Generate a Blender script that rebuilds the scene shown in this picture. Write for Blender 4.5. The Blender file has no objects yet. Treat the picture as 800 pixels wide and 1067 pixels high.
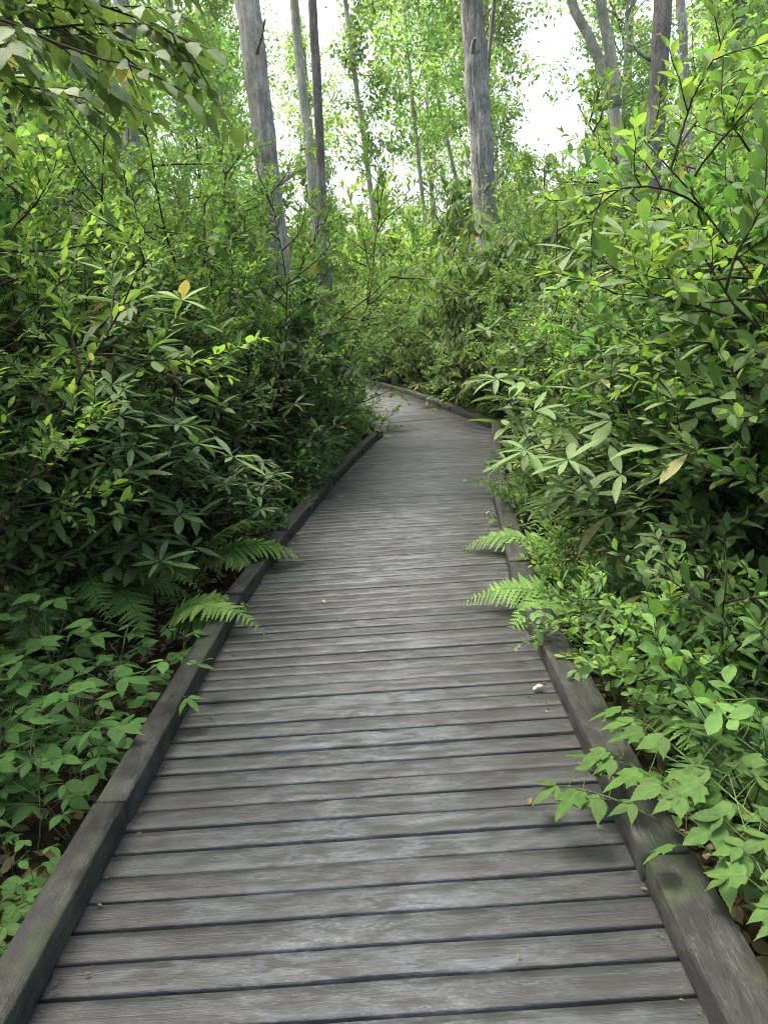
import bpy, math
import numpy as np
from mathutils import Matrix, Vector, noise as mnoise

rad = math.radians
HAZE = 0.0004
SC = bpy.context.scene
COL = SC.collection
UP = np.array([0., 0., 1.])

# ------------------------------------------------------------------ camera
CAM_H, PITCH, ROLL = 1.5, math.atan(195.5 / 800.), rad(3.4)
_f = np.array([0, math.cos(PITCH), -math.sin(PITCH)])
_u0 = np.array([0, math.sin(PITCH), math.cos(PITCH)])
_r0 = np.array([1., 0, 0])
_r = math.cos(ROLL) * _r0 - math.sin(ROLL) * _u0
_u = math.sin(ROLL) * _r0 + math.cos(ROLL) * _u0
cam_d = bpy.data.cameras.new('camera')
cam = bpy.data.objects.new('camera', cam_d)
COL.objects.link(cam)
m = Matrix.Identity(4)
for i in range(3):
    m[i][0], m[i][1], m[i][2] = _r[i], _u[i], -_f[i]
m[2][3] = CAM_H
cam.matrix_world = m
cam_d.sensor_fit = 'VERTICAL'
cam_d.angle = 2 * math.atan(533.5 / 800.)
cam_d.clip_start, cam_d.clip_end = 0.05, 600
SC.camera = cam


def in_view(x, y, z0, z1, rad_=0.8):
    """does a plant standing at x, y come near the view cone?"""
    for z in (z0, (z0 + z1) / 2, z1):
        d = np.array([x, y, z - CAM_H])
        zc = d @ _f
        if zc > 0.3 and abs(d @ _r) < 0.5 * zc + rad_ and abs(d @ _u) < 0.667 * zc + rad_:
            return True
    return False


# ------------------------------------------------------------------ materials
def new_mat(name):
    mt = bpy.data.materials.new(name)
    mt.use_nodes = True
    nt = mt.node_tree
    nt.nodes.clear()
    out = nt.nodes.new('ShaderNodeOutputMaterial')

    def N(t, **kw):
        n = nt.nodes.new('ShaderNode' + t)
        for k, v in kw.items():
            if k in n.inputs:
                n.inputs[k].default_value = v
            else:
                setattr(n, k, v)
        return n

    def L(a, b):
        nt.links.new(a, b)
    return mt, N, L, out


def ramp(N, stops, interp='LINEAR'):
    r = N('ValToRGB')
    r.color_ramp.interpolation = interp
    e = r.color_ramp.elements
    while len(e) < len(stops):
        e.new(0.5)
    for el, (p, c) in zip(e, stops):
        el.position = p
        el.color = (c, c, c, 1) if isinstance(c, (int, float)) else (*c, 1)
    return r


def mixc(N, L, fac, a, b, blend='MIX'):
    n = N('Mix', data_type='RGBA', blend_type=blend)
    for s, v in ((0, fac), (6, a), (7, b)):
        if hasattr(v, 'is_output'):
            L(v, n.inputs[s])
        else:
            n.inputs[s].default_value = v if not isinstance(v, tuple) or len(v) == 4 else (*v, 1)
    return n.outputs[2]


def math_(N, L, op, a, b=0.0):
    n = N('Math', operation=op)
    for s, v in ((0, a), (1, b)):
        if hasattr(v, 'is_output'):
            L(v, n.inputs[s])
        else:
            n.inputs[s].default_value = v
    return n.outputs[0]


def leaf_mat(name, dark, light, trans, rough=0.50, tfac=0.4, odd=(0.15, 0.19, 0.05), odd_at=0.993, vein=0.35, spec=0.28):
    mt, N, L, out = new_mat(name)
    at = N('Attribute', attribute_name='rnd')
    oi = N('ObjectInfo')
    r = ramp(N, [(0.0, dark), (0.75, light), (odd_at - .01, light), (odd_at, odd)])
    L(at.outputs['Fac'], r.inputs[0])
    hsv = N('HueSaturation')
    L(r.outputs[0], hsv.inputs['Color'])
    mr = N('MapRange')
    L(oi.outputs['Random'], mr.inputs['Value'])
    mr.inputs['To Min'].default_value, mr.inputs['To Max'].default_value = 0.75, 1.25
    L(mr.outputs[0], hsv.inputs['Value'])
    mh = N('MapRange')
    rr = math_(N, L, 'FRACT', math_(N, L, 'MULTIPLY', oi.outputs['Random'], 7.31))
    L(rr, mh.inputs['Value'])
    mh.inputs['To Min'].default_value, mh.inputs['To Max'].default_value = 0.486, 0.512
    L(mh.outputs[0], hsv.inputs['Hue'])
    uv = N('UVMap')
    sx = N('SeparateXYZ')
    L(uv.outputs[0], sx.inputs[0])
    au = math_(N, L, 'ABSOLUTE', sx.outputs[0])
    # midrib and side veins
    mid = ramp(N, [(0.0, 1.0), (0.05, 1.0), (0.10, 0.0)])
    L(au, mid.inputs[0])
    sv = math_(N, L, 'SINE', math_(N, L, 'MULTIPLY', math_(N, L, 'SUBTRACT', sx.outputs[1], math_(N, L, 'MULTIPLY', au, 0.22)), 48.0))
    svr = ramp(N, [(0.0, 0.0), (0.80, 0.0), (1.0, 0.45)])
    L(sv, svr.inputs[0])
    v = math_(N, L, 'MULTIPLY', math_(N, L, 'MAXIMUM', mid.outputs[0], svr.outputs[0]), vein)
    # blotches
    geo = N('NewGeometry')
    nz = N('TexNoise', Scale=60.0, Detail=2.0)
    tc = N('TexCoord')
    L(tc.outputs['Object'], nz.inputs['Vector'])
    bl = ramp(N, [(0.3, 0.72), (0.7, 1.2)])
    L(nz.outputs[0], bl.inputs[0])
    c1 = mixc(N, L, 1.0, hsv.outputs[0], bl.outputs[0], 'MULTIPLY')
    pale = mixc(N, L, 0.35, c1, (0.22, 0.27, 0.10))
    c2 = mixc(N, L, v, c1, pale)
    # the underside is paler and duller
    under = mixc(N, L, 0.22, c2, (0.13, 0.17, 0.08))
    col = mixc(N, L, geo.outputs['Backfacing'], c2, under)
    bs = N('BsdfPrincipled', Roughness=rough)
    bs.inputs['Specular IOR Level'].default_value = spec
    L(col, bs.inputs['Base Color'])
    rg = math_(N, L, 'ADD', math_(N, L, 'MULTIPLY', geo.outputs['Backfacing'], 0.25), rough)
    L(rg, bs.inputs['Roughness'])
    bmp = N('Bump', Strength=0.5, Distance=0.002, invert=True)
    L(v, bmp.inputs['Height'])
    L(bmp.outputs[0], bs.inputs['Normal'])
    tr = N('BsdfTranslucent')
    tcol = mixc(N, L, 1.0, hsv.outputs[0], tuple(t / max(l, 1e-3) for t, l in zip(trans, light)), 'MULTIPLY')
    tc2 = mixc(N, L, math_(N, L, 'MULTIPLY', v, 0.6), tcol, (0.04, 0.07, 0.01))
    L(tc2, tr.inputs['Color'])
    mx = N('MixShader')
    mx.inputs[0].default_value = tfac
    L(bs.outputs[0], mx.inputs[1])
    L(tr.outputs[0], mx.inputs[2])
    L(mx.outputs[0], out.inputs[0])
    return mt


def bark_mat(name, dark, light, furrow=1.0, lichen=None, sc=1.0):
    mt, N, L, out = new_mat(name)
    tc = N('TexCoord')
    mp = N('Mapping')
    mp.inputs['Scale'].default_value = (16 * sc, 16 * sc, 4.0 * sc)
    L(tc.outputs['Object'], mp.inputs['Vector'])
    n1 = N('TexNoise', Scale=2.2, Detail=8.0, Roughness=0.65, Distortion=0.8)
    L(mp.outputs[0], n1.inputs['Vector'])
    n2 = N('TexNoise', Scale=3.0, Detail=5.0)
    L(tc.outputs['Object'], n2.inputs['Vector'])
    r1 = ramp(N, [(0.30, dark), (0.52, tuple((a + b) / 2 for a, b in zip(dark, light))), (0.68, light)])
    L(n1.outputs[0], r1.inputs[0])
    col = r1.outputs[0]
    r2 = ramp(N, [(0.35, 0.65), (0.65, 1.2)])
    L(n2.outputs[0], r2.inputs[0])
    col = mixc(N, L, 1.0, col, r2.outputs[0], 'MULTIPLY')
    if lichen:
        n3 = N('TexNoise', Scale=9.0, Detail=4.0)
        L(tc.outputs['Object'], n3.inputs['Vector'])
        r3 = ramp(N, [(0.52, 0.0), (0.60, 0.8)])
        L(n3.outputs[0], r3.inputs[0])
        col = mixc(N, L, r3.outputs[0], col, lichen)
    bs = N('BsdfPrincipled', Roughness=0.9)
    bs.inputs['Specular IOR Level'].default_value = 0.15
    L(col, bs.inputs['Base Color'])
    b = N('Bump', Strength=0.9 * furrow, Distance=0.03)
    L(n1.outputs[0], b.inputs['Height'])
    L(b.outputs[0], bs.inputs['Normal'])
    L(bs.outputs[0], out.inputs[0])
    return mt


def wood_mat(name, base_lo, base_hi, kerb=False):
    """weathered silver-grey timber; UV is in metres: u along the board, v across it"""
    mt, N, L, out = new_mat(name)
    uv = N('UVMap')
    at = N('Attribute', attribute_name='rnd')

    def tex(su, sv, **kw):
        mp = N('Mapping')
        mp.inputs['Scale'].default_value = (su, sv, 1)
        L(uv.outputs[0], mp.inputs['Vector'])
        n = N('TexNoise', **kw)
        L(mp.outputs[0], n.inputs['Vector'])
        return n.outputs[0]
    md_ = tuple((a + b) / 2 for a, b in zip(base_lo, base_hi))
    base = ramp(N, [(0.0, base_lo), (0.35, (md_[0] * .98, md_[1] * .90, md_[2] * .86)), (0.6, md_), (1.0, base_hi)])
    L(at.outputs['Fac'], base.inputs[0])
    grain = tex(2.2, 95, Scale=1.0, Detail=6.0, Roughness=0.7, Distortion=0.6)
    fine = tex(9, 420, Scale=1.0, Detail=3.0, Roughness=0.6)
    broad = tex(1.1, 3.0, Scale=1.3, Detail=4.0, Roughness=0.6)
    blot = tex(5, 17, Scale=1.0, Detail=10.0, Roughness=0.80, Distortion=0.3)
    spk = tex(70, 240, Scale=1.0, Detail=6.0, Roughness=0.85)
    g1 = ramp(N, [(0.28, 0.60), (0.5, 1.0), (0.70, 1.22)])
    L(grain, g1.inputs[0])
    c = mixc(N, L, 1.0, base.outputs[0], g1.outputs[0], 'MULTIPLY')
    g2 = ramp(N, [(0.3, 0.72), (0.7, 1.22)])
    L(fine, g2.inputs[0])
    c = mixc(N, L, 1.0, c, g2.outputs[0], 'MULTIPLY')
    g3 = ramp(N, [(0.30, 0.66), (0.52, 1.0), (0.72, 1.25)])
    L(broad, g3.inputs[0])
    c = mixc(N, L, 1.0, c, g3.outputs[0], 'MULTIPLY')
    # pale scuffed film and lichen flecks, broken up by the grain
    m1 = ramp(N, [(0.50, 0.0), (0.66, 0.7)])
    L(blot, m1.inputs[0])
    m2 = ramp(N, [(0.44, 0.0), (0.58, 1.0)])
    L(spk, m2.inputs[0])
    msk = math_(N, L, 'MULTIPLY', m1.outputs[0], m2.outputs[0])
    c = mixc(N, L, msk, c, (0.170, 0.184, 0.194) if not kerb else (0.11, 0.115, 0.10))
    scr = tex(26, 5, Scale=1.0, Detail=6.0, Roughness=0.8, Distortion=1.2)
    m4 = ramp(N, [(0.62, 0.0), (0.72, 0.45)])
    L(scr, m4.inputs[0])
    c = mixc(N, L, math_(N, L, 'MULTIPLY', m4.outputs[0], m2.outputs[0]), c, (0.150, 0.160, 0.168) if not kerb else (0.10, 0.10, 0.09))
    pit = tex(40, 160, Scale=1.0, Detail=5.0, Roughness=0.8)
    m5 = ramp(N, [(0.30, 0.35), (0.46, 1.0)])
    L(pit, m5.inputs[0])
    c = mixc(N, L, 0.8, c, m5.outputs[0], 'MULTIPLY')
    flk = tex(55, 150, Scale=1.0, Detail=3.0, Roughness=0.6, Distortion=0.4)
    m6 = ramp(N, [(0.53, 0.0), (0.66, 0.8)])
    L(flk, m6.inputs[0])
    m7 = ramp(N, [(0.38, 0.05), (0.60, 0.75)])
    L(broad, m7.inputs[0])
    c = mixc(N, L, math_(N, L, 'MULTIPLY', m6.outputs[0], m7.outputs[0]), c, (0.140, 0.152, 0.160) if not kerb else (0.085, 0.088, 0.080))
    por = tex(32, 210, Scale=1.0, Detail=2.0, Roughness=0.5, Distortion=0.3)
    m8 = ramp(N, [(0.33, 0.25), (0.42, 1.0)])
    L(por, m8.inputs[0])
    c = mixc(N, L, 0.85, c, m8.outputs[0], 'MULTIPLY')
    crk = tex(1.6, 150, Scale=1.0, Detail=2.0, Roughness=0.5, Distortion=0.2)
    m9 = ramp(N, [(0.285, 0.15), (0.315, 1.0)])
    L(crk, m9.inputs[0])
    c = mixc(N, L, 0.9, c, m9.outputs[0], 'MULTIPLY')
    pw = tex(2.6, 7.5, Scale=1.0, Detail=9.0, Roughness=0.78, Distortion=0.6)
    mp1 = ramp(N, [(0.48, 0.0), (0.74, 0.55)])
    L(pw, mp1.inputs[0])
    c = mixc(N, L, mp1.outputs[0], c, (0.160, 0.180, 0.196) if not kerb else (0.07, 0.072, 0.066))
    # black mildew patches
    dk = tex(3.5, 11, Scale=1.7, Detail=6.0, Roughness=0.7, Distortion=0.4)
    m3 = ramp(N, [(0.45, 0.0), (0.58, 0.9)])
    L(dk, m3.inputs[0])
    c = mixc(N, L, m3.outputs[0], c, (0.014, 0.015, 0.014))
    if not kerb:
        # foot-worn middle, algae-stained ends; some shade along the kerbs painted in too
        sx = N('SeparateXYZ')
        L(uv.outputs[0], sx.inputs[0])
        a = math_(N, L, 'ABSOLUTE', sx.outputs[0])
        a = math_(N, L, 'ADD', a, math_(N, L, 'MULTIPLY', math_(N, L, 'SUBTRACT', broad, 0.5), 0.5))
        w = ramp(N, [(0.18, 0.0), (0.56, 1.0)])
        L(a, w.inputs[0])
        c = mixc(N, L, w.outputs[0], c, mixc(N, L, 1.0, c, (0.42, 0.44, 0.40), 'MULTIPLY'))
        # knots
        mp = N('Mapping')
        mp.inputs['Scale'].default_value = (1.6, 5.5, 1)
        L(uv.outputs[0], mp.inputs['Vector'])
        vo = N('TexVoronoi', Scale=1.0)
        L(mp.outputs[0], vo.inputs['Vector'])
        kr = ramp(N, [(0.0, 0.85), (0.035, 0.7), (0.06, 0.0)])
        L(vo.outputs['Distance'], kr.inputs[0])
        c = mixc(N, L, kr.outputs[0], c, (0.03, 0.028, 0.025))
    else:
        tn = N('TexNoise', Scale=6.0, Detail=5.0)
        tcg = N('TexCoord')
        L(tcg.outputs['Object'], tn.inputs['Vector'])
        mr_ = ramp(N, [(0.52, 0.0), (0.72, 0.55)])
        L(tn.outputs[0], mr_.inputs[0])
        c = mixc(N, L, mr_.outputs[0], c, (0.055, 0.075, 0.035))
    bs = N('BsdfPrincipled')
    bs.inputs['Specular IOR Level'].default_value = 0.5 if not kerb else 0.25
    L(c, bs.inputs['Base Color'])
    rr = ramp(N, [(0.3, 0.46), (0.7, 0.66)])
    L(blot, rr.inputs[0])
    L(rr.outputs[0], bs.inputs['Roughness'])
    hgt = math_(N, L, 'ADD', math_(N, L, 'MULTIPLY', grain, 1.0), math_(N, L, 'MULTIPLY', fine, 0.5))
    b = N('Bump', Strength=1.0 if kerb else 0.6, Distance=0.004)
    L(hgt, b.inputs['Height'])
    L(b.outputs[0], bs.inputs['Normal'])
    L(bs.outputs[0], out.inputs[0])
    return mt


def soil_mat():
    mt, N, L, out = new_mat('forest_soil')
    tc = N('TexCoord')
    n1 = N('TexNoise', Scale=7.0, Detail=8.0, Roughness=0.7)
    n2 = N('TexVoronoi', Scale=26.0)
    n3 = N('TexNoise', Scale=0.35, Detail=4.0)
    for n in (n1, n2, n3):
        L(tc.outputs['Object'], n.inputs['Vector'])
    r = ramp(N, [(0.3, (0.014, 0.010, 0.007)), (0.55, (0.045, 0.030, 0.018)), (0.75, (0.10, 0.068, 0.040))])
    L(n1.outputs[0], r.inputs[0])
    c = mixc(N, L, 0.5, r.outputs[0], n2.outputs['Color'], 'MULTIPLY')
    m3 = ramp(N, [(0.48, 0.0), (0.62, 0.7)])
    L(n3.outputs[0], m3.inputs[0])
    c = mixc(N, L, m3.outputs[0], c, (0.03, 0.05, 0.014))
    bs = N('BsdfPrincipled', Roughness=0.95)
    bs.inputs['Specular IOR Level'].default_value = 0.1
    L(c, bs.inputs['Base Color'])
    b = N('Bump', Strength=1.0, Distance=0.05)
    L(n1.outputs[0], b.inputs['Height'])
    L(b.outputs[0], bs.inputs['Normal'])
    L(bs.outputs[0], out.inputs[0])
    return mt


M = dict(
    blue=leaf_mat('leaf_small', (0.056, 0.120, 0.030), (0.105, 0.205, 0.044), (0.25, 0.44, 0.055), spec=0.36, rough=0.45, tfac=0.42),
    pepper=leaf_mat('leaf_obovate', (0.048, 0.122, 0.028), (0.096, 0.215, 0.045), (0.17, 0.37, 0.055), spec=0.42, rough=0.42, tfac=0.42, vein=0.6),
    fresh=leaf_mat('leaf_fresh', (0.070, 0.160, 0.030), (0.130, 0.265, 0.050), (0.26, 0.47, 0.055), rough=0.48, tfac=0.36, vein=0.6),
    rhodo=leaf_mat('leaf_leathery', (0.044, 0.090, 0.028), (0.084, 0.152, 0.042), (0.15, 0.26, 0.045), rough=0.42, tfac=0.25, vein=0.4, spec=0.36, odd=(0.20, 0.20, 0.07), odd_at=0.985),
    vine=leaf_mat('leaf_vine', (0.028, 0.074, 0.018), (0.056, 0.125, 0.026), (0.12, 0.24, 0.032), rough=0.60, tfac=0.34, vein=0.5, spec=0.12),
    olive=leaf_mat('leaf_olive', (0.058, 0.112, 0.032), (0.108, 0.185, 0.052), (0.20, 0.34, 0.05), rough=0.48, tfac=0.32, vein=0.4, spec=0.3, odd=(0.24, 0.22, 0.08), odd_at=0.96),
    fern=leaf_mat('leaf_fern', (0.085, 0.180, 0.035), (0.160, 0.300, 0.060), (0.30, 0.48, 0.06), rough=0.55, tfac=0.40, vein=0.2, spec=0.25),
    herb=leaf_mat('leaf_herb', (0.034, 0.110, 0.028), (0.070, 0.185, 0.040), (0.17, 0.37, 0.050), rough=0.60, tfac=0.40, spec=0.12, vein=0.5),
    tree=leaf_mat('leaf_tree', (0.062, 0.140, 0.034), (0.112, 0.220, 0.056), (0.33, 0.54, 0.110), rough=0.5, tfac=0.5, vein=0.0, spec=0.25),
    dead=leaf_mat('leaf_dead', (0.045, 0.028, 0.015), (0.16, 0.10, 0.055), (0.12, 0.07, 0.03), rough=0.7, tfac=0.15, odd=(0.24, 0.19, 0.12), odd_at=0.9, spec=0.2),
    petal=leaf_mat('leaf_bleached', (0.34, 0.32, 0.27), (0.42, 0.40, 0.35), (0.5, 0.48, 0.4), rough=0.6, tfac=0.2, vein=0.2),
    twig=bark_mat('bark_twig', (0.020, 0.015, 0.011), (0.070, 0.056, 0.042), 0.4, sc=3),
    stem_green=bark_mat('stem_green', (0.050, 0.085, 0.025), (0.11, 0.15, 0.05), 0.1, sc=3),
    oak=bark_mat('bark_furrowed', (0.13, 0.123, 0.115), (0.56, 0.54, 0.515), 1.0),
    peel=bark_mat('bark_peeling', (0.15, 0.135, 0.12), (0.50, 0.48, 0.45), 0.9, sc=0.8),
    darkb=bark_mat('bark_dark', (0.09, 0.083, 0.075), (0.28, 0.265, 0.245), 0.9),
    pale=bark_mat('bark_pale', (0.24, 0.225, 0.19), (0.52, 0.50, 0.43), 0.6, lichen=(0.26, 0.29, 0.20)),
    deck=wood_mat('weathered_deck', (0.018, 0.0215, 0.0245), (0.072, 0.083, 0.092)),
    kerb=wood_mat('weathered_kerb', (0.018, 0.019, 0.017), (0.036, 0.036, 0.033), kerb=True),
    soil=soil_mat(),
)


# ------------------------------------------------------------------ mesh accumulator
def nrm(v):
    v = np.asarray(v, float)
    return v / np.maximum(np.linalg.norm(v, axis=-1, keepdims=True), 1e-9)


class Acc:
    def __init__(s):
        s.v, s.loops, s.tot, s.uv, s.rnd, s.mi, s.n = [], [], [], [], [], [], 0

    def add(s, V, F, UV, R, mi=0):
        """V (n,3); F list of (k, array(m,k)); UV (n,2) per vertex; R (n,) per vertex"""
        s.v.append(V)
        s.uv.append(UV)
        s.rnd.append(R)
        for k, a in F:
            s.loops.append((a + s.n).reshape(-1))
            s.tot.append(np.full(len(a), k))
            s.mi.append(np.full(len(a), mi))
        s.n += len(V)

    def leaves(s, T, P, X, Nn, S, W=None, R=None, mi=0):
        V0, F0, UV0 = T
        P, X, Nn = np.asarray(P, float), nrm(X), np.asarray(Nn, float)
        n = len(P)
        if n == 0:
            return
        Y = nrm(np.cross(Nn, X))
        Z = np.cross(X, Y)
        S = np.broadcast_to(S, (n,)).astype(float)
        W = np.ones(n) if W is None else np.broadcast_to(W, (n,))
        R = np.zeros(n) if R is None else np.asarray(R)
        k = len(V0)
        V = (P[:, None, :] + S[:, None, None] * (V0[None, :, 0:1] * X[:, None, :]
             + V0[None, :, 1:2] * W[:, None, None] * Y[:, None, :] + V0[None, :, 2:3] * Z[:, None, :])).reshape(-1, 3)
        F = [(q, (a[None] + (np.arange(n) * k)[:, None, None]).reshape(-1, q)) for q, a in F0]
        s.add(V, F, np.tile(UV0, (n, 1)), np.repeat(R, k), mi)

    def tube(s, pts, radii, ns=5, mi=0, cap=True, rnd=0.5, disp=None):
        pts = np.asarray(pts, float)
        radii = np.broadcast_to(radii, (len(pts),)).astype(float)
        k = len(pts)
        t = nrm(np.gradient(pts, axis=0))
        ref = np.array([0.31, 0.95, 0.05]) if abs(t[0][2]) > 0.6 else UP
        a = nrm(np.cross(t, ref))
        b = np.cross(t, a)
        th = np.arange(ns) / ns * 2 * np.pi
        rr = radii[:, None] * np.ones((1, ns))
        if disp is not None:
            rr = rr * disp
        V = pts[:, None, :] + rr[:, :, None] * (np.cos(th)[None, :, None] * a[:, None, :] + np.sin(th)[None, :, None] * b[:, None, :])
        i = np.arange(k - 1)[:, None] * ns
        j = np.arange(ns)[None, :]
        j2 = (j + 1) % ns
        Q = np.stack([i + j, i + j2, i + ns + j2, i + ns + j], -1).reshape(-1, 4)
        F = [(4, Q)]
        if cap:
            F.append((ns, (np.arange(ns)[None] + (k - 1) * ns)))
            F.append((ns, np.arange(ns)[None, ::-1]))
        d = np.concatenate([[0], np.cumsum(np.linalg.norm(np.diff(pts, axis=0), axis=1))])
        UV = np.stack(np.broadcast_arrays(th[None, :] / 6.28, d[:, None]), -1).reshape(-1, 2)
        s.add(V.reshape(-1, 3), F, UV, np.full(k * ns, rnd), mi)

    def build(s, name, mats, smooth=True):
        me = bpy.data.meshes.new(name)
        if not s.v:
            return me
        V = np.concatenate(s.v).astype(np.float32)
        Lp = np.concatenate(s.loops).astype(np.int32)
        T = np.concatenate(s.tot).astype(np.int32)
        MI = np.concatenate(s.mi).astype(np.int32)
        UV = np.concatenate(s.uv).astype(np.float32)
        R = np.concatenate(s.rnd).astype(np.float32)
        me.vertices.add(len(V))
        me.vertices.foreach_set('co', V.ravel())
        me.loops.add(len(Lp))
        me.loops.foreach_set('vertex_index', Lp)
        me.polygons.add(len(T))
        me.polygons.foreach_set('loop_start', np.concatenate([[0], np.cumsum(T)[:-1]]).astype(np.int32))
        me.polygons.foreach_set('loop_total', T)
        me.polygons.foreach_set('material_index', MI)
        me.polygons.foreach_set('use_smooth', np.full(len(T), smooth))
        u = me.uv_layers.new(name='UVMap')
        u.data.foreach_set('uv', UV[Lp].ravel())
        at = me.attributes.new('rnd', 'FLOAT', 'POINT')
        at.data.foreach_set('value', R)
        for mm in (mats if isinstance(mats, (list, tuple)) else [mats]):
            me.materials.append(mm)
        me.update(calc_edges=True)
        return me


# ------------------------------------------------------------------ leaf outlines (unit length along x)
def leaf_tpl(width=0.4, peak=0.5, tip=1.0, fold=0.10, curl=0.12, rows=4, petiole=0.0, wave=0.0):
    """a leaf folded along its midrib: rows of three vertices, pointed ends"""
    ts = np.linspace(0, 1, rows + 2)
    V, UV = [], []
    for i, t in enumerate(ts):
        x = petiole + t * (1 - petiole)
        z = -curl * t * t
        if i in (0, rows + 1):
            V.append((x, 0, z)); UV.append((0, t))
            continue
        p = math.log(0.5) / math.log(peak)
        w = width * 0.5 * math.sin(math.pi * t ** p) ** (0.8 if t ** p < .5 else tip)
        s = wave * math.sin(i * 2.1)
        for sg in (-1, 0, 1):
            V.append((x, sg * w, z + abs(sg) * (fold * w * 2 + s * sg)))
            UV.append((sg, t))
    tri, quad = [], []
    tri += [(0, 2, 1), (0, 3, 2)]
    for r in range(rows - 1):
        a, b = 1 + 3 * r, 4 + 3 * r
        quad += [(a, a + 1, b + 1, b), (a + 1, a + 2, b + 2, b + 1)]
    e, a = 1 + 3 * rows, 1 + 3 * (rows - 1)
    tri += [(a, a + 1, e), (a + 1, a + 2, e)]
    return np.array(V, float), [(3, np.array(tri)), (4, np.array(quad).reshape(-1, 4))], np.array(UV, float)


def far_leaf(width=0.5, fold=0.12):
    w = width / 2
    V = np.array([(0, 0, 0), (0.45, -w, fold * w), (1, 0, -0.08), (0.45, w, fold * w)], float)
    return V, [(3, np.array([(0, 2, 1), (0, 3, 2)]))], np.array([(0, 0), (-1, .45), (0, 1), (1, .45)], float)


def pinna_tpl(teeth=6, width=0.33):
    """one saw-edged leaflet of a fern"""
    V, UV, q = [], [], []
    n = teeth * 2 + 1
    for i in range(n):
        t = i / (n - 1)
        w = width * 0.5 * (1 - t) ** 0.65 * (1.0 if i % 2 else 0.52)
        sh = 0.03 if i % 2 else 0.0
        for sg in (-1, 0, 1):
            V.append((t + abs(sg) * sh, sg * w, -0.10 * t * t + abs(sg) * w * 0.25)); UV.append((sg, t))
    for r in range(n - 1):
        a, b = 3 * r, 3 * r + 3
        q += [(a, a + 1, b + 1, b), (a + 1, a + 2, b + 2, b + 1)]
    return np.array(V, float), [(4, np.array(q))], np.array(UV, float)


def toothed_tpl(width=.56, teeth=9, fold=.08, curl=.16):
    """ovate, long-pointed leaf with a saw-toothed edge"""
    V, UV, q = [(0, 0, 0)], [(0, 0)], []
    n = teeth * 2
    for i in range(1, n):
        t = i / n
        w = width * .5 * math.sin(math.pi * t ** .72) ** (.85 if t < .38 else 1.35)
        w *= 1.0 if i % 2 else .86
        sh = .025 if i % 2 else 0
        for sg in (-1, 0, 1):
            V.append((t + abs(sg) * sh, sg * w, -curl * t * t + abs(sg) * w * fold * 2 - .5 * w * w * abs(sg))); UV.append((sg, t))
    V.append((1.04, 0, -curl)); UV.append((0, 1))
    tri = [(0, 2, 1), (0, 3, 2)]
    for r in range(n - 2):
        a, b = 1 + 3 * r, 4 + 3 * r
        q += [(a, a + 1, b + 1, b), (a + 1, a + 2, b + 2, b + 1)]
    e, a = len(V) - 1, len(V) - 4
    tri += [(a, a + 1, e), (a + 1, a + 2, e)]
    return np.array(V, float), [(3, np.array(tri)), (4, np.array(q))], np.array(UV, float)


def lobed_tpl():
    """three-lobed toothed vine leaf"""
    o = [(0, 0), (-.05, -.16), (.02, -.36), (.12, -.33), (.22, -.50), (.36, -.42), (.50, -.46), (.44, -.30), (.46, -.17), (.60, -.21), (.74, -.14), (.86, -.10), (1, 0)]
    o += [(x, -y) for x, y in o[-2:0:-1]]
    V = [(x, y, 0.10 * abs(y) - 0.18 * x * x - 0.25 * y * y) for x, y in o]
    V += [(.15, 0, -.01), (.4, 0, -.03), (.7, 0, -.09)]
    n = len(o)
    c0, c1, c2 = n, n + 1, n + 2
    tri = []
    cen = lambda i: c0 if o[i][0] < .16 else (c1 if o[i][0] < .56 else c2)
    for i in range(n):
        j = (i + 1) % n
        a, b = cen(i), cen(j)
        tri.append((i, j, b))
        if a != b:
            tri.append((i, b, a))
    UV = [(v[1] * 2.2, v[0]) for v in V]
    return np.array(V, float), [(3, np.array(tri)[:, ::1])], np.array(UV, float)


T_ell = [leaf_tpl(.42, .50, 1.0, .12, .10), leaf_tpl(.46, .52, .9, .05, .22), leaf_tpl(.40, .48, 1.1, .22, .02)]
T_obo = [leaf_tpl(.50, .60, .75, .10, .12), leaf_tpl(.46, .62, .8, .16, .26), leaf_tpl(.54, .58, .7, .04, .04)]
T_rho = [leaf_tpl(.25, .55, .8, .10, .10, rows=5), leaf_tpl(.23, .55, .8, .26, .22, rows=5), leaf_tpl(.28, .55, .75, .04, .05, rows=5)]
T_ova = [leaf_tpl(.54, .40, 1.25, .08, .10, rows=5, wave=.03), leaf_tpl(.50, .42, 1.3, .02, .24, rows=5, wave=.04), leaf_tpl(.60, .40, 1.2, .14, .06, rows=5, wave=.02)]
T_far = [far_leaf(.55, .1), far_leaf(.45, .3)]
T_farrho = [far_leaf(.27, .2), leaf_tpl(.27, .55, .8, .1, .2, rows=2)]
T_ser = [toothed_tpl(), toothed_tpl(.50, 8, .02, .26), toothed_tpl(.62, 9, .14, .08)]
T_pin = pinna_tpl()
T_lob = lobed_tpl()


# ------------------------------------------------------------------ growth
def path(rng, p, d, length, n, wob, grav=0.0, up=0.0):
    pts = [np.array(p, float)]
    d = nrm(d)
    for _ in range(n):
        d = nrm(d + rng.normal(0, wob, 3) + UP * (up - grav) / n)
        pts.append(pts[-1] + d * length / n)
    return np.array(pts)


def along(pts, t):
    f = t * (len(pts) - 1)
    i = min(int(f), len(pts) - 2)
    return pts[i] + (pts[i + 1] - pts[i]) * (f - i), nrm(pts[i + 1] - pts[i])


def perp(rng, d):
    v = rng.normal(0, 1, 3)
    v -= d * (v @ d)
    return nrm(v)


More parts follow.
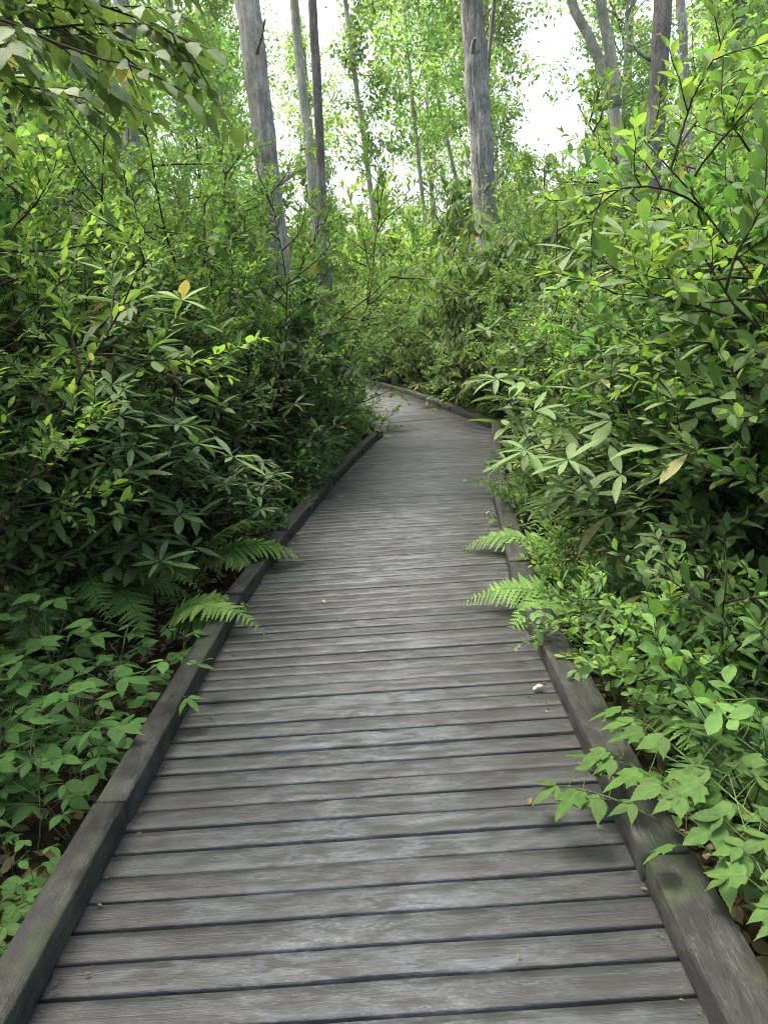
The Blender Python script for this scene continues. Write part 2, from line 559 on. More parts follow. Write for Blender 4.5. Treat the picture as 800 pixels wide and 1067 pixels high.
class Leafer:
    """collects leaf placements, then writes them into a mesh"""
    def __init__(s, rng, tpls, size, jit=0.38):
        s.rng, s.t, s.size, s.jit = rng, tpls, size, jit
        s.P, s.X, s.N, s.S = [], [], [], []

    def put(s, p, x, n, k=1.0):
        s.P.append(p); s.X.append(x); s.N.append(n); s.S.append(s.size * k * (1 + s.rng.uniform(-s.jit, s.jit)))

    def write(s, acc, mi=0, rshift=0.0):
        if not s.P:
            return
        P, X, Nn, S = map(np.array, (s.P, s.X, s.N, s.S))
        pick = s.rng.integers(0, len(s.t), len(P))
        R = np.clip(s.rng.random(len(P)) + rshift, 0, 1)
        W = s.rng.uniform(0.85, 1.15, len(P))
        for i, T in enumerate(s.t):
            k = pick == i
            acc.leaves(T, P[k], X[k], Nn[k], S[k], W[k], R[k], mi)


def alt_leaves(rng, lf, pts, n, up=0.8, spread=0.9, start=0.15, whirl=2.4):
    ph = rng.uniform(0, 6.28)
    for j in range(n):
        t = start + (1 - start) * (j + rng.uniform(0, .6)) / n
        p, d = along(pts, min(t, 1.0))
        a = nrm(np.cross(d, UP + 1e-3))
        b = np.cross(d, a)
        th = ph + j * whirl + rng.normal(0, .3)
        rd = math.cos(th) * a + math.sin(th) * b * 0.6
        x = nrm(rd * spread + d * 0.7 + rng.normal(0, .18, 3) + UP * 0.10)
        nn = nrm(UP * up + rd * -0.25 + rng.normal(0, .38, 3))
        lf.put(p, x, nn, 0.75 + 0.35 * math.sin(math.pi * min(1, t * .8 + .15)))
    p, d = along(pts, 1.0)
    lf.put(p, d, nrm(UP * up + rng.normal(0, .3, 3)), 0.7)


def whorl(rng, lf, p, d, n, droop=0.2, k=1.0):
    d = nrm(d)
    a = perp(rng, d)
    b = np.cross(d, a)
    ph = rng.uniform(0, 6.28)
    for j in range(n):
        th = ph + j * 6.283 / n * 1.0 + rng.normal(0, .16)
        rd = math.cos(th) * a + math.sin(th) * b
        e = rng.uniform(0.0, 0.4) + (0.5 if j % 3 == 0 else 0)
        x = nrm(rd + d * e - UP * droop * rng.uniform(.6, 1.4))
        nn = nrm(d * 1.0 - rd * e * 0.9 + UP * 0.3 + rng.normal(0, .12, 3))
        lf.put(p + rd * .006, x, nn, k * rng.uniform(.8, 1.1))


def shrub_mesh(name, seed, h, spread, nst, style, mats, size, twigs=3, leaves=9, sub=7, lean=(0, 0), tpls=None, droop=0.3, low=0.3, fine=True, bow=0.35):
    """returns (stem mesh, foliage mesh); style 'alt' or 'whorl'"""
    rng = np.random.default_rng(seed)
    A, B = Acc(), Acc()
    lf = Leafer(rng, tpls, size)
    ns = 6 if fine else 3
    for k in range(nst):
        az = k * 2.4 + rng.uniform(-.5, .5)
        out = np.array([math.cos(az), math.sin(az), 0]) * spread / h * rng.uniform(.35, 1.2)
        hh = h * rng.uniform(.72, 1.05)
        base = np.array([math.cos(az), math.sin(az), 0]) * rng.uniform(.03, .16) - UP * .15
        st = path(rng, base, UP + out + np.array([lean[0], lean[1], 0]), hh, 12, .10, up=0.15, grav=0.15)
        r0 = (0.004 + 0.0034 * hh) * rng.uniform(.8, 1.2)
        A.tube(st, np.linspace(r0, r0 * .25, len(st)), ns)
        nb = int(sub * rng.uniform(.8, 1.2))
        if style == 'alt':
            alt_leaves(rng, lf, st[5:], int(hh * 11))
        for j in range(nb):
            t = low + (1 - low) * (j + rng.uniform(0, 1)) / nb
            p, d = along(st, min(t, .995))
            bl = hh * bow * rng.uniform(.6, 1.15) * (1.12 - .62 * t)
            bd = nrm(perp(rng, d) * 1.0 + d * rng.uniform(.3, .9) + UP * .1)
            br = path(rng, p, bd, bl, 6, .13, up=.30, grav=.20)
            A.tube(br, np.linspace(r0 * .5, r0 * .16, len(br)), max(3, ns - 2), cap=False)
            for q in range(twigs):
                tt = .25 + .75 * (q + rng.uniform(0, 1)) / twigs
                p2, d2 = along(br, min(tt, .995))
                td = nrm(perp(rng, d2) + d2 * .9 + UP * .15)
                tl = rng.uniform(.14, .28) * (size / .055) ** .4
                tw = path(rng, p2, td, tl, 4, .14, up=.22)
                A.tube(tw, np.linspace(.0026, .0012, len(tw)), 3, cap=False)
                if style == 'alt':
                    alt_leaves(rng, lf, tw, int(leaves * rng.uniform(.8, 1.2)))
                else:
                    whorl(rng, lf, tw[-1], nrm(tw[-1] - tw[-2] + UP * .5), int(leaves * rng.uniform(.8, 1.25)), droop * rng.uniform(.4, 1.5))
                    if rng.random() < .45:
                        whorl(rng, lf, tw[2], nrm(tw[2] - tw[1] + UP * .5), int(leaves * .5), droop * 1.3, .85)
            if style == 'alt':
                alt_leaves(rng, lf, br[2:], int(leaves * 1.1))
            else:
                whorl(rng, lf, br[-1], nrm(br[-1] - br[-2] + UP * .4), leaves, droop)
    lf.write(B)
    return A.build(name + '_stem', mats[0]), B.build(name + '_foliage', mats[1])


def frond_mesh(seed, length, npair=24, arch=0.9):
    rng = np.random.default_rng(seed)
    A = Acc()
    n = 14
    pts, d, p = [np.zeros(3)], nrm([0.55, 0, 1.0]), np.zeros(3)
    for i in range(n):
        d = nrm(d + np.array([0.09, rng.normal(0, .015), -0.22 * arch * (i / n + .35)]))
        p = p + d * length / n
        pts.append(p)
    pts = np.array(pts)
    A.tube(pts, np.linspace(.0032, .0010, len(pts)), 4, mi=1, cap=False)
    P, X, Nn, S = [], [], [], []
    for j in range(npair):
        t = .16 + .84 * j / npair
        q, dd = along(pts, t)
        side = np.array([0, 1., 0])
        nn = nrm(np.cross(dd, side))
        if nn[2] < 0:
            nn = -nn
        L_ = length * .235 * math.sin(math.pi * (0.18 + .80 * (1 - (1 - t) ** 1.5 * 1.0)) ** 0.9) ** .8 if t < .97 else length * .02
        L_ = max(L_, length * .02)
        for sg in (-1, 1):
            x = nrm(side * sg * 1.0 + dd * .38 - UP * .10 + rng.normal(0, .06, 3))
            P.append(q); X.append(x); Nn.append(nrm(nn + rng.normal(0, .10, 3) + dd * .15)); S.append(L_ * rng.uniform(.92, 1.06))
    A.leaves(T_pin, P, X, Nn, np.array(S), 1.0, rng.uniform(0, .95, len(P)), 0)
    return A.build('frond', [M['fern'], M['stem_green']])


def herb_mesh(seed, h, nleaf, size, leaflets=3, spread=.6):
    """stalk and compound leaves of a woodland herb"""
    rng = np.random.default_rng(seed)
    A, B = Acc(), Acc()
    lf = Leafer(rng, T_ser, size, .25)
    nst = max(1, nleaf // 5)
    for k in range(nst):
        az = rng.uniform(0, 6.28)
        st = path(rng, np.array([math.cos(az), math.sin(az), -.6]) * .05, UP + spread * rng.uniform(.3, 1) * np.array([math.cos(az), math.sin(az), 0]), h * rng.uniform(.7, 1.1), 8, .08)
        A.tube(st, np.linspace(.0035, .0014, len(st)), 5)
        m_ = max(4, int(nleaf / nst))
        for j in range(m_):
            t = .30 + .70 * (j + .6) / m_
            p, d = along(st, min(t, .99))
            th = az + j * 2.4 + rng.normal(0, .3)
            hd = np.array([math.cos(th), math.sin(th), 0])
            pe = path(rng, p, hd + UP * .75, size * rng.uniform(.9, 1.7), 4, .06, grav=.45)
            A.tube(pe, np.linspace(.0017, .0010, len(pe)), 4, cap=False)
            c, dd = pe[-1], nrm(pe[-1] - pe[-2])
            dd = nrm(dd * np.array([1, 1, .45]))
            sd = nrm(np.cross(UP, dd))
            angs = {3: (-1.15, 0, 1.15), 5: (-1.9, -.95, 0, .95, 1.9), 1: (0,)}[leaflets]
            for a in angs:
                x = math.cos(a) * dd + math.sin(a) * sd - UP * rng.uniform(.05, .30)
                lf.put(c + .05 * size * x, x, nrm(UP + rng.normal(0, .22, 3) - .2 * dd), 1.0 if a == 0 else .85)
    lf.write(B, rshift=-.02)
    return A.build('herb_stem', M['stem_green']), B.build('herb_leaf', M['herb'])


# ------------------------------------------------------------------ object helpers
def link(name, data, parent=None, loc=None):
    o = bpy.data.objects.new(name, data)
    COL.objects.link(o)
    if parent:
        o.parent = parent
    if loc is not None:
        o.location = loc
    return o


def tag(o, label=None, cat=None, group=None, kind=None):
    for k, v in (('label', label), ('category', cat), ('group', group), ('kind', kind)):
        if v:
            o[k] = v
    return o


PROTO = {}


def plant(name, parts, loc, rz=0., sc=1., tilt=(0, 0)):
    """an Empty at the plant's foot with one child per part; meshes are shared between repeats"""
    r = link(name, None, loc=loc)
    r.empty_display_size = .1
    r.rotation_euler = (tilt[0], tilt[1], rz)
    r.scale = (sc, sc, sc) if not isinstance(sc, tuple) else sc
    for pn, me in parts:
        link(pn, me, r)
    return r


# ------------------------------------------------------------------ ground
def gz(x, y):
    """forest floor height"""
    c = float(np.interp(y, CY, CX))
    d = max(0., abs(x - c) - 1.0)
    return -0.20 + 0.10 * mnoise.noise(Vector((x * .35, y * .35, 0))) + 0.03 * mnoise.noise(Vector((x * 1.7, y * 1.7, 3))) - .02 + min(.25, .03 * d)


# centre line of the walk
CPT = np.array([(-.16, -3.), (-.135, 0.), (-.115, 2.0), (-.10, 3.6), (-.02, 4.6), (.14, 6.2), (.40, 8.2), (.68, 9.8), (.82, 10.5), (.80, 10.8), (.66, 11.6), (.46, 12.9), (.0, 16.2), (-.80, 19.7), (-1.50, 22.), (-3.2, 25.), (-6., 28.), (-10., 30.)])


def smooth_line(P, it=2):
    P = np.asarray(P, float)
    for _ in range(it):
        Q = [P[0]]
        for a, b in zip(P[:-1], P[1:]):
            Q += [a * .75 + b * .25, a * .25 + b * .75]
        Q.append(P[-1])
        P = np.array(Q)
    return P


CL = smooth_line(CPT, 2)
CY, CX = CL[:, 1], CL[:, 0]
SEG = np.concatenate([[0], np.cumsum(np.linalg.norm(np.diff(CL, axis=0), axis=1))])


def centre(s):
    x, y = np.interp(s, SEG, CL[:, 0]), np.interp(s, SEG, CL[:, 1])
    e = .35
    dx = np.interp(s + e, SEG, CL[:, 0]) - np.interp(s - e, SEG, CL[:, 0])
    dy = np.interp(s + e, SEG, CL[:, 1]) - np.interp(s - e, SEG, CL[:, 1])
    h = math.atan2(-dx, dy)
    return np.array([x, y]), h


def build_ground():
    xs = np.concatenate([np.linspace(-90, -9, 22), np.linspace(-8, 8, 81), np.linspace(9, 90, 22)])
    ys = np.concatenate([np.linspace(-40, -4, 10), np.linspace(-3, 24, 110), np.linspace(26, 160, 30)])
    V = np.array([(x, y, gz(x, y)) for y in ys for x in xs])
    nx, ny = len(xs), len(ys)
    i = np.arange(ny - 1)[:, None] * nx
    j = np.arange(nx - 1)[None, :]
    Q = np.stack([i + j, i + j + 1, i + nx + j + 1, i + nx + j], -1).reshape(-1, 4)
    A = Acc()
    A.add(V, [(4, Q)], V[:, :2], np.zeros(len(V)))
    tag(link('ground', A.build('ground', M['soil'])), 'dark forest floor under the shrubs beside the boardwalk', 'ground', kind='structure')


build_ground()


# ------------------------------------------------------------------ boardwalk
def board(acc, length, width, thick, rng, rnd, ctr, ang, z, v0, wob=.0013, taper=0., nseg=14, edge_=.04):
    """one weathered board with softly worn edges; u runs along it"""
    u = np.linspace(-length / 2, length / 2, nseg)
    ca, sa = math.cos(ang), math.sin(ang)
    e_ = edge_
    prof = [(-.5, -1), (-.5, -e_ * 3), (-.5 + e_, -.3 * e_), (-.2, 0.0), (.2, 0.0), (.5 - e_, -.3 * e_), (.5, -e_ * 3), (.5, -1)]
    e1 = np.cumsum(rng.normal(0, wob * .6, nseg)); e1 -= np.linspace(e1[0], e1[-1], nseg)
    e2 = np.cumsum(rng.normal(0, wob * .6, nseg)); e2 -= np.linspace(e2[0], e2[-1], nseg)
    ch = rng.random(nseg)
    e1 = e1 + np.where(ch < .03, .006, 0)
    cup = rng.normal(0, .0016)
    zz = z + rng.normal(0, .0016) + rng.normal(0, .002) * u / length
    V, UV = [], []
    for i in range(nseg):
        for (a, b) in prof:
            w = width * (1 + taper * u[i] / length)
            y = a * w + (e1[i] if a < 0 else -e2[i])
            x = u[i]
            V.append((ctr[0] + ca * x - sa * y, ctr[1] + sa * x + ca * y, zz[i] + b * thick + cup * (1 - 4 * a * a)))
            UV.append((x, v0 + y + (b * thick if a < 0 else -b * thick) * (1 if abs(a) > .48 else 0)))
    k = len(prof)
    i = np.arange(nseg - 1)[:, None] * k
    j = np.arange(k - 1)[None, :]
    Q = np.stack([i + j, i + k + j, i + k + j + 1, i + j + 1], -1).reshape(-1, 4)
    cap = [np.arange(k)[None], (np.arange(k) + (nseg - 1) * k)[None, ::-1]]
    acc.add(np.array(V), [(4, Q), (k, cap[0]), (k, cap[1])], np.array(UV), np.full(nseg * k, rnd))


def build_walk():
    rng = np.random.default_rng(5)
    walk = tag(link('boardwalk', None, loc=(0, 0, 0)), 'weathered grey plank boardwalk with low timber kerbs curving into the woods', 'boardwalk', kind='structure')
    A = Acc()
    s, i = 0.2, 0
    while s < SEG[-1] - .3:
        w = .0935 + rng.normal(0, .0012)
        c, h = centre(s)
        c2, h2 = centre(s + .1)
        k_ = float(np.clip((c[1] - 5.) / 3.5, 0, 1))
        pa = (1 - k_) * .012 + k_ * h * 1.05
        gap = max(.004, rng.normal(.0098, .0028))
        far = c[1] > 13
        board(A, 1.78 + rng.normal(0, .012), w, .038, rng, float(np.clip(rng.normal(.5, .36), 0, 1)), c, pa + rng.normal(0, .0022), 0, i * 1.37, taper=float(np.clip(-(h2 - h) * 17, -.35, .35)), nseg=5 if far else 15)
        s += w + gap
        i += 1
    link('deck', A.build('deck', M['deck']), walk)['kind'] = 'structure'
    # stringers and posts below
    for off in (-.62, .0, .62):
        B = Acc()
        pts = []
        for s in np.arange(.2, SEG[-1] - .3, .5):
            c, h = centre(s)
            pts.append((c[0] + math.cos(h) * off, c[1] + math.sin(h) * off, -.115))
        B.tube(pts, .095, 4)
        link('support_beam', B.build('support_beam', M['kerb'], smooth=False), walk)['kind'] = 'structure'

    # kerb timbers: side, from, to in metres along y, thickness, width, inner offset
    def edge(y, sg, inner=.755):
        s = float(np.interp(y, CL[:, 1], SEG))
        c, h = centre(s)
        return np.array([c[0] + math.cos(h) * sg * inner, c[1] + math.sin(h) * sg * inner])
    L_ = [(.05, 2.13), (2.15, 4.0), (4.03, 5.32), (5.34, 7.2), (7.22, 8.9), (8.92, 10.55), (10.6, 13.), (13.02, 15.4), (15.42, 18.), (18.02, 20.5), (20.52, 23)]
    R_ = [(-.1, 1.76), (1.78, 3.74), (3.80, 4.42), (4.44, 6.35), (6.37, 8.5), (8.52, 10.6), (10.63, 12.85), (12.87, 14.9), (14.92, 17.0), (17.02, 19.3), (19.32, 21.6), (21.62, 24)]
    inn = {-1: .755, 1: .755}
    for sg, lst, wd in ((-1, L_, .098), (1, R_, .132)):
        for n_, (a, b) in enumerate(lst):
            rk = np.random.default_rng(100 + n_ + 50 * (sg > 0))
            P, Q = edge(a, sg, inn[sg] + rk.normal(0, .0015)), edge(b, sg, inn[sg] + rk.normal(0, .0015))
            d = (Q - P) / np.linalg.norm(Q - P)
            nr = np.array([d[1], -d[0]]) * sg          # outward
            c = (P + Q) / 2 + nr * wd / 2
            B = Acc()
            board(B, np.linalg.norm(Q - P), wd, .086, rk, float(rk.uniform(.1, .9)), c, math.atan2(d[1], d[0]), .089, n_ * 2.1 + (7 if sg > 0 else 0), wob=.0032, edge_=.03)
            o = link('kerb_timber', B.build('kerb_timber', M['kerb']), walk)
            o['kind'] = 'structure'


build_walk()
EDGE = lambda y, sg: float(np.interp(y, CL[:, 1], CL[:, 0])) + sg * .80

# ------------------------------------------------------------------ plant prototypes
SH = {}
for i in range(3):
    SH['small', i] = shrub_mesh('small', 10 + i, 2.6, .75, 6, 'alt', (M['twig'], M['blue']), .052, twigs=5, leaves=11, sub=11, tpls=T_ell)
    SH['obovate', i] = shrub_mesh('obovate', 20 + i, 2.4, .52, 6, 'alt', (M['twig'], M['pepper']), .074, twigs=4, leaves=9, sub=11, tpls=T_obo, low=.12, bow=.27)
    SH['rhodo', i] = shrub_mesh('rhodo', 30 + i, 2.0, .85, 6, 'whorl', (M['twig'], M['rhodo']), .185, twigs=3, leaves=9, sub=6, tpls=T_rho, droop=.35, low=.25)
    SH['droopy', i] = shrub_mesh('droopy', 40 + i, 2.6, .8, 6, 'whorl', (M['twig'], M['olive']), .165, twigs=3, leaves=9, sub=7, tpls=T_rho, droop=1.1, low=.2)
    SH['fresh', i] = shrub_mesh('fresh', 50 + i, 1.0, .40, 4, 'alt', (M['stem_green'], M['fresh']), .075, twigs=2, leaves=7, sub=6, tpls=T_obo, low=.2, bow=.42)
    SH['low', i] = shrub_mesh('low', 60 + i, .75, .40, 6, 'alt', (M['twig'], M['pepper']), .055, twigs=2, leaves=7, sub=6, tpls=T_ell, low=.1, bow=.45)
    SH['far', i] = shrub_mesh('far', 70 + i, 3.2, 1.3, 7, 'alt', (M['twig'], M['fresh']), .095, twigs=4, leaves=10, sub=11, tpls=T_far, fine=False, low=.1)
    SH['fardroopy', i] = shrub_mesh('fardroopy', 80 + i, 3.0, 1.2, 7, 'whorl', (M['twig'], M['olive']), .17, twigs=3, leaves=9, sub=9, tpls=T_farrho, droop=1.2, fine=False, low=.1)
for i in range(2):
    SH['fine', i] = shrub_mesh('fine', 95 + i, 3.5, .80, 7, 'alt', (M['twig'], M['blue']), .050, twigs=6, leaves=11, sub=17, tpls=T_ell, low=.12, bow=.26)
SH['topright', 0] = shrub_mesh('topright', 91, 2.75, .45, 6, 'alt', (M['twig'], M['pepper']), .076, twigs=4, leaves=9, sub=12, tpls=T_obo, low=.15, bow=.22)
HB = [herb_mesh(200, .56, 20, .088, 3), herb_mesh(201, .46, 20, .074, 5), herb_mesh(202, .38, 15, .080, 3, .9), herb_mesh(203, .22, 10, .060, 3, .9)]
FR = [frond_mesh(300 + i, (.84, .72, .78, .66)[i], 24, (.9, 1.15, .75, 1.25)[i]) for i in range(4)]

NAME = {'small': 'small_leaved_shrub', 'obovate': 'broad_leaved_shrub', 'rhodo': 'rhododendron', 'droopy': 'rhododendron', 'fresh': 'young_shrub', 'low': 'low_shrub', 'far': 'understory_shrub', 'fardroopy': 'rhododendron', 'topright': 'broad_leaved_shrub', 'fine': 'fine_leaved_shrub'}
CAT = {'rhododendron': 'rhododendron'}
LOOK = {'fine': 'dense fine-leaved shrub', 'small': 'twiggy shrub with small oval leaves', 'obovate': 'shrub with broad rounded leaves', 'rhodo': 'rhododendron with whorled leathery leaves', 'droopy': 'rhododendron with long hanging leaves',
        'fresh': 'young shrub with fresh green leaves', 'low': 'knee-high bushy shrub', 'far': 'pale green understory shrub', 'fardroopy': 'distant rhododendron with drooping leaves'}
ORD = ['first', 'second', 'third', 'fourth', 'fifth', 'sixth', 'seventh', 'eighth', 'ninth', 'tenth', 'eleventh', 'twelfth']
LEND = [2.14, 4.0, 5.33, 7.2, 8.9, 10.55, 13.0, 15.4, 18.0, 20.5, 99]
REND = [1.77, 3.75, 4.43, 6.35, 8.5, 10.6, 12.85, 14.9, 17.0, 19.3, 21.6, 99]
SEEN = {}


def where(x, y):
    sg = -1 if x < np.interp(y, CL[:, 1], CL[:, 0]) else 1
    n = next(i for i, e in enumerate(LEND if sg < 0 else REND) if y < e)
    return f"by the {ORD[n]} {'left' if sg < 0 else 'right'} kerb timber", sg, n


def put_shrub(kind, v, x, y, h=1.0, rz=0., tilt=(0, 0), label=None, group=None):
    st, fo = SH[kind, v]
    r = plant(NAME[kind], (('stem', st), ('foliage', fo)), (x, y, gz(x, y)), rz, h, tilt)
    SEEN.setdefault('todo', []).append((r, kind, x, y, h, label, group))
    return r


def put_fern(x, y, seed, n=8, sc=1.0, face=None, label=None, lift=0.0):
    rng = np.random.default_rng(seed)
    r = link('fern', None, loc=(x, y, gz(x, y) + lift))
    r.empty_display_size = .1
    for k in range(n):
        a = k * 6.283 / n + rng.normal(0, .25) if face is None else face + (rng.normal(0, .75) if n > 4 else (k - (n - 1) / 2) * .38 + rng.normal(0, .08))
        o = link('frond', FR[int(rng.integers(0, 4))], r)
        o.rotation_euler = (rng.normal(0, .14), rng.normal(.05, .16), a)
        s = sc * rng.uniform(.75, 1.15)
        o.scale = (s, s, s)
    SEEN.setdefault('todo', []).append((r, 'fern', x, y, sc, label, None))
    return r


def put_herb(x, y, v, rz=0., sc=1., label=None):
    st, lv = HB[v]
    r = plant('leafy_herb', (('stem', st), ('foliage', lv)), (x, y, gz(x, y)), rz, sc)
    SEEN.setdefault('todo', []).append((r, 'herb%d' % v, x, y, sc, label, None))
    return r


# ---- hero plants placed where the photograph shows them
put_shrub('obovate', 2, 2.15, 3.05, 1.2, 4.0)
put_shrub('low', 0, 1.42, 2.95, 1.1, 1.0)
put_shrub('low', 1, 1.28, 2.35, 1.0, 2.0)
put_shrub('low', 2, 1.55, 2.65, 1.3, 3.0)
put_shrub('topright', 0, 1.80, 2.80, 1.0, 5.4, label='tall broad-leaved shrub rising to the top right corner above the boardwalk')
put_shrub('obovate', 1, 2.05, 3.55, 1.10, 1.9)
put_shrub('fresh', 0, 1.72, 2.35, 1.2, 1.3, label='bright fresh-leaved shrub close beside the right kerb, its leaves at the photo edge')
put_shrub('rhodo', 1, 1.95, 4.55, .85, .8, label='rhododendron with pale leaf whorl halfway up the right-hand thicket')
put_shrub('fresh', 2, 1.12, 4.25, .55, 1.2, label='small fresh-leaved shrub just behind the fern overhanging the right kerb')
put_shrub('fresh', 0, 1.38, 3.6, .55, 2.9)
put_shrub('rhodo', 0, -1.50, 6.0, .60, 2.0, label='rhododendron with one large star-shaped leaf whorl leaning towards the left kerb')
put_shrub('rhodo', 2, -2.55, 4.9, .85, .3)
put_shrub('rhodo', 1, -1.15, 8.1, .85, 1.1)
put_shrub('fine', 1, -1.40, 7.6, 1.06, .8, label='tall fine-leaved shrub in front of the peeling trunk')
put_shrub('fine', 0, -1.05, 9.9, 1.12, 2.8)
put_shrub('fine', 0, -2.3, 7.0, 1.05, 1.8)
put_shrub('fine', 1, -2.1, 8.7, 1.15, 3.8)
put_shrub('fine', 1, -1.2, 11.0, 1.05, 4.8)
put_shrub('fine', 0, -3.1, 6.2, 1.0, 5.5)
put_shrub('fine', 1, 2.35, 4.9, .95, 5.)
put_shrub('fine', 0, 2.2, 6.3, .85, 2.)
put_shrub('obovate', 2, 1.75, 3.7, .95, 2.6)
put_shrub('obovate', 0, 1.55, 4.9, .80, .6)
put_shrub('droopy', 0, 2.3, 11.9, 1.45, .3, label='tall rhododendron with hanging leaves at the foot of the stout furrowed trunk')
put_shrub('droopy', 1, 2.75, 10.7, 1.05, 1.3)
put_shrub('droopy', 2, 2.15, 13.0, 1.15, 2.3, label='rhododendron with hanging leaves right behind the kerb at the bend')
put_shrub('far', 0, 1.95, 15.4, .8, 4.3)
put_shrub('droopy', 1, 2.6, 13.9, 1.3, 5.3)
put_shrub('far', 1, .9, 20.5, 1.35, 4.3)
put_shrub('far', 2, 1.6, 18.5, 1.2, 1.3)
put_shrub('far', 0, 2.9, 19.5, 1.5, 2.3)
put_shrub('rhodo', 2, -2.05, 4.15, .75, 1.0)
put_shrub('rhodo', 2, -1.32, 5.35, .55, 4.0)
put_shrub('rhodo', 1, -1.62, 6.8, .85, 3.1)
put_shrub('rhodo', 0, -1.22, 7.2, .68, 5.1)
put_shrub('rhodo', 2, -2.0, 5.9, 1.05, 2.1)
put_shrub('rhodo', 1, 2.15, 6.0, .90, 2.1)
put_shrub('rhodo', 2, 2.60, 8.2, 1.05, .1)
put_shrub('rhodo', 0, 3.0, 9.8, 1.25, 1.1)
put_shrub('rhodo', 1, 2.7, 7.1, 1.3, 5.1)
put_shrub('rhodo', 0, 1.95, 3.9, 1.05, 2.0)
put_fern(-1.22, 3.90, 1, 5, 1.05, lift=.12, face=.15, label='fern with two light fronds arching over the left kerb onto the planks')
put_fern(-1.25, 4.75, 2, 6, 1.05, lift=.14, face=.1)
put_fern(-1.75, 4.35, 22, 9, 1.2, lift=.15)
put_fern(-2.15, 3.95, 3, 9, 1.15, label='large dark fern deep in shade at the left edge of the thicket')
put_fern(-1.65, 5.2, 4, 8, 1.0)
put_fern(-.98, 6.2, 5, 8, .65)
put_fern(1.00, 3.75, 6, 3, .95, lift=.09, face=3.2, label='fern reaching one frond over the right kerb onto the planks')
put_fern(1.12, 4.75, 8, 2, .92, lift=.09, face=3.2)
put_fern(1.55, 6.2, 23, 9, 1.1, lift=.12)
put_fern(1.55, 7.2, 9, 8, .85)
for k, (x, y, v, s) in enumerate([(-1.18, 2.75, 0, 1.0), (-1.42, 3.05, 0, 1.15), (-1.62, 2.55, 1, 1.1), (-1.30, 2.25, 2, 1.0), (-1.08, 3.3, 1, .9), (-1.75, 3.3, 0, 1.2), (-1.15, 1.65, 2, .75), (-1.42, 1.95, 2, .8),
                                  (1.05, 2.35, 3, 1.2), (1.08, 2.85, 2, 1.0), (1.30, 3.1, 0, .9), (1.0, 3.4, 2, .9), (.98, 1.6, 1, .9), (1.20, 1.3, 2, 1.0), (-1.07, 2.02, 3, 1.), (-1.25, 5.6, 1, .9), (-.95, 5.25, 3, 1.1), (-.78, 7.6, 1, .9), (-.5, 9.0, 2, 1.), (-.35, 9.7, 1, 1.), (-1.30, 2.55, 0, .95), (-1.55, 2.85, 0, 1.1), (-1.12, 2.42, 2, 1.), (-1.2, 1.35, 2, .8), (-1.85, 2.9, 0, 1.25)]):
    put_herb(x, y, v, k * 1.7, s * (1.05 if x < 0 else 1.0))

# ---- the thickets
rngp = np.random.default_rng(77)
rows = [  # offset from the kerb, step, kinds with scale range
    (.38, .55, [('low', .75, 1.15), ('low', .6, 1.0), ('fern', .55, .85), ('fresh', .45, .75), ('herb', .8, 1.2)]),
    (.88, .62, [('obovate', .62, .92), ('small', .62, .90), ('rhodo', .65, .95), ('obovate', .55, .85), ('small', .7, .95)]),
    (1.50, .70, [('small', 1.0, 1.30), ('obovate', .95, 1.25), ('rhodo', 1.1, 1.35), ('small', 1.0, 1.3), ('rhodo', .85, 1.1)]),
    (2.5, 1.0, [('small', 1.25, 1.55), ('obovate', 1.25, 1.55), ('small', 1.3, 1.5)]),
    (3.9, 1.3, [('small', 1.4, 1.8), ('rhodo', 1.3, 1.6), ('obovate', 1.5, 1.75)]),
    (5.8, 1.9, [('small', 1.6, 1.9), ('obovate', 1.6, 1.9)]),
]
for sg in (-1, 1):
    for ri, (off, step, kinds) in enumerate(rows):
        y = (2.2 if ri == 0 else 1.2) + rngp.uniform(0, .4)
        q = int(rngp.integers(0, 5))
        while y < (19 if sg > 0 else 22):
            kd, a, b = kinds[q % len(kinds)]
            x = EDGE(y, sg) + sg * (off + rngp.uniform(-.12, .18) * (1 + ri * .5))
            if sg > 0 and y > 6.8 and ri < 3:
                x += .38 if y > 8 else .2
            s = rngp.uniform(a, b)
            st = step * rngp.uniform(.8, 1.25) * (1.3 if y > 9 else 1.0)
            q += int(rngp.integers(1, 3))
            if sg < 0 and ((ri == 0 and y < 4.8) or (ri == 1 and y < 3.4)) or (sg > 0 and ri == 1 and y < 3.2):
                y += st
                continue
            if sg > 0 and ri >= 1 and 5.5 < y < 11:
                s *= .82            # a lower stretch on the right, with sky above
            if in_view(x, y, -.2, 2.6 * s, .9):
                v = int(rngp.integers(0, 3))
                rz = rngp.uniform(0, 6.28)
                if kd == 'fern':
                    put_fern(x, y, int(rngp.integers(1e6)), 7, s)
                elif kd == 'herb':
                    put_herb(x, y, int(rngp.integers(0, 3)), rz, s)
                else:
                    tl = sg * .08 if ri in (1, 2, 3) else 0.
                    put_shrub(kd, v, x, y, s, rz, (0, -tl))
            y += st

for k, (kd, x, y, sc_) in enumerate([('low', -.30, 11.0, 1.1), ('low', -.42, 11.9, 1.2), ('low', -.55, 12.9, 1.2), ('obovate', -.75, 11.6, .7), ('low', -.62, 14.2, 1.2), ('low', -.9, 16., 1.2),
                                     ('low', 1.55, 6.7, .9), ('low', 1.78, 7.5, 1.0), ('low', 2.0, 8.4, 1.0), ('low', 2.2, 9.3, 1.0), ('low', 2.3, 10.1, .9), ('obovate', 2.1, 7.7, .65), ('obovate', 2.45, 9.0, .7), ('low', -.86, 6.9, .8), ('low', -.72, 7.9, .85), ('low', -.92, 6.1, .7)]):
    put_shrub(kd, k % 3, x, y, sc_, k * 1.3)

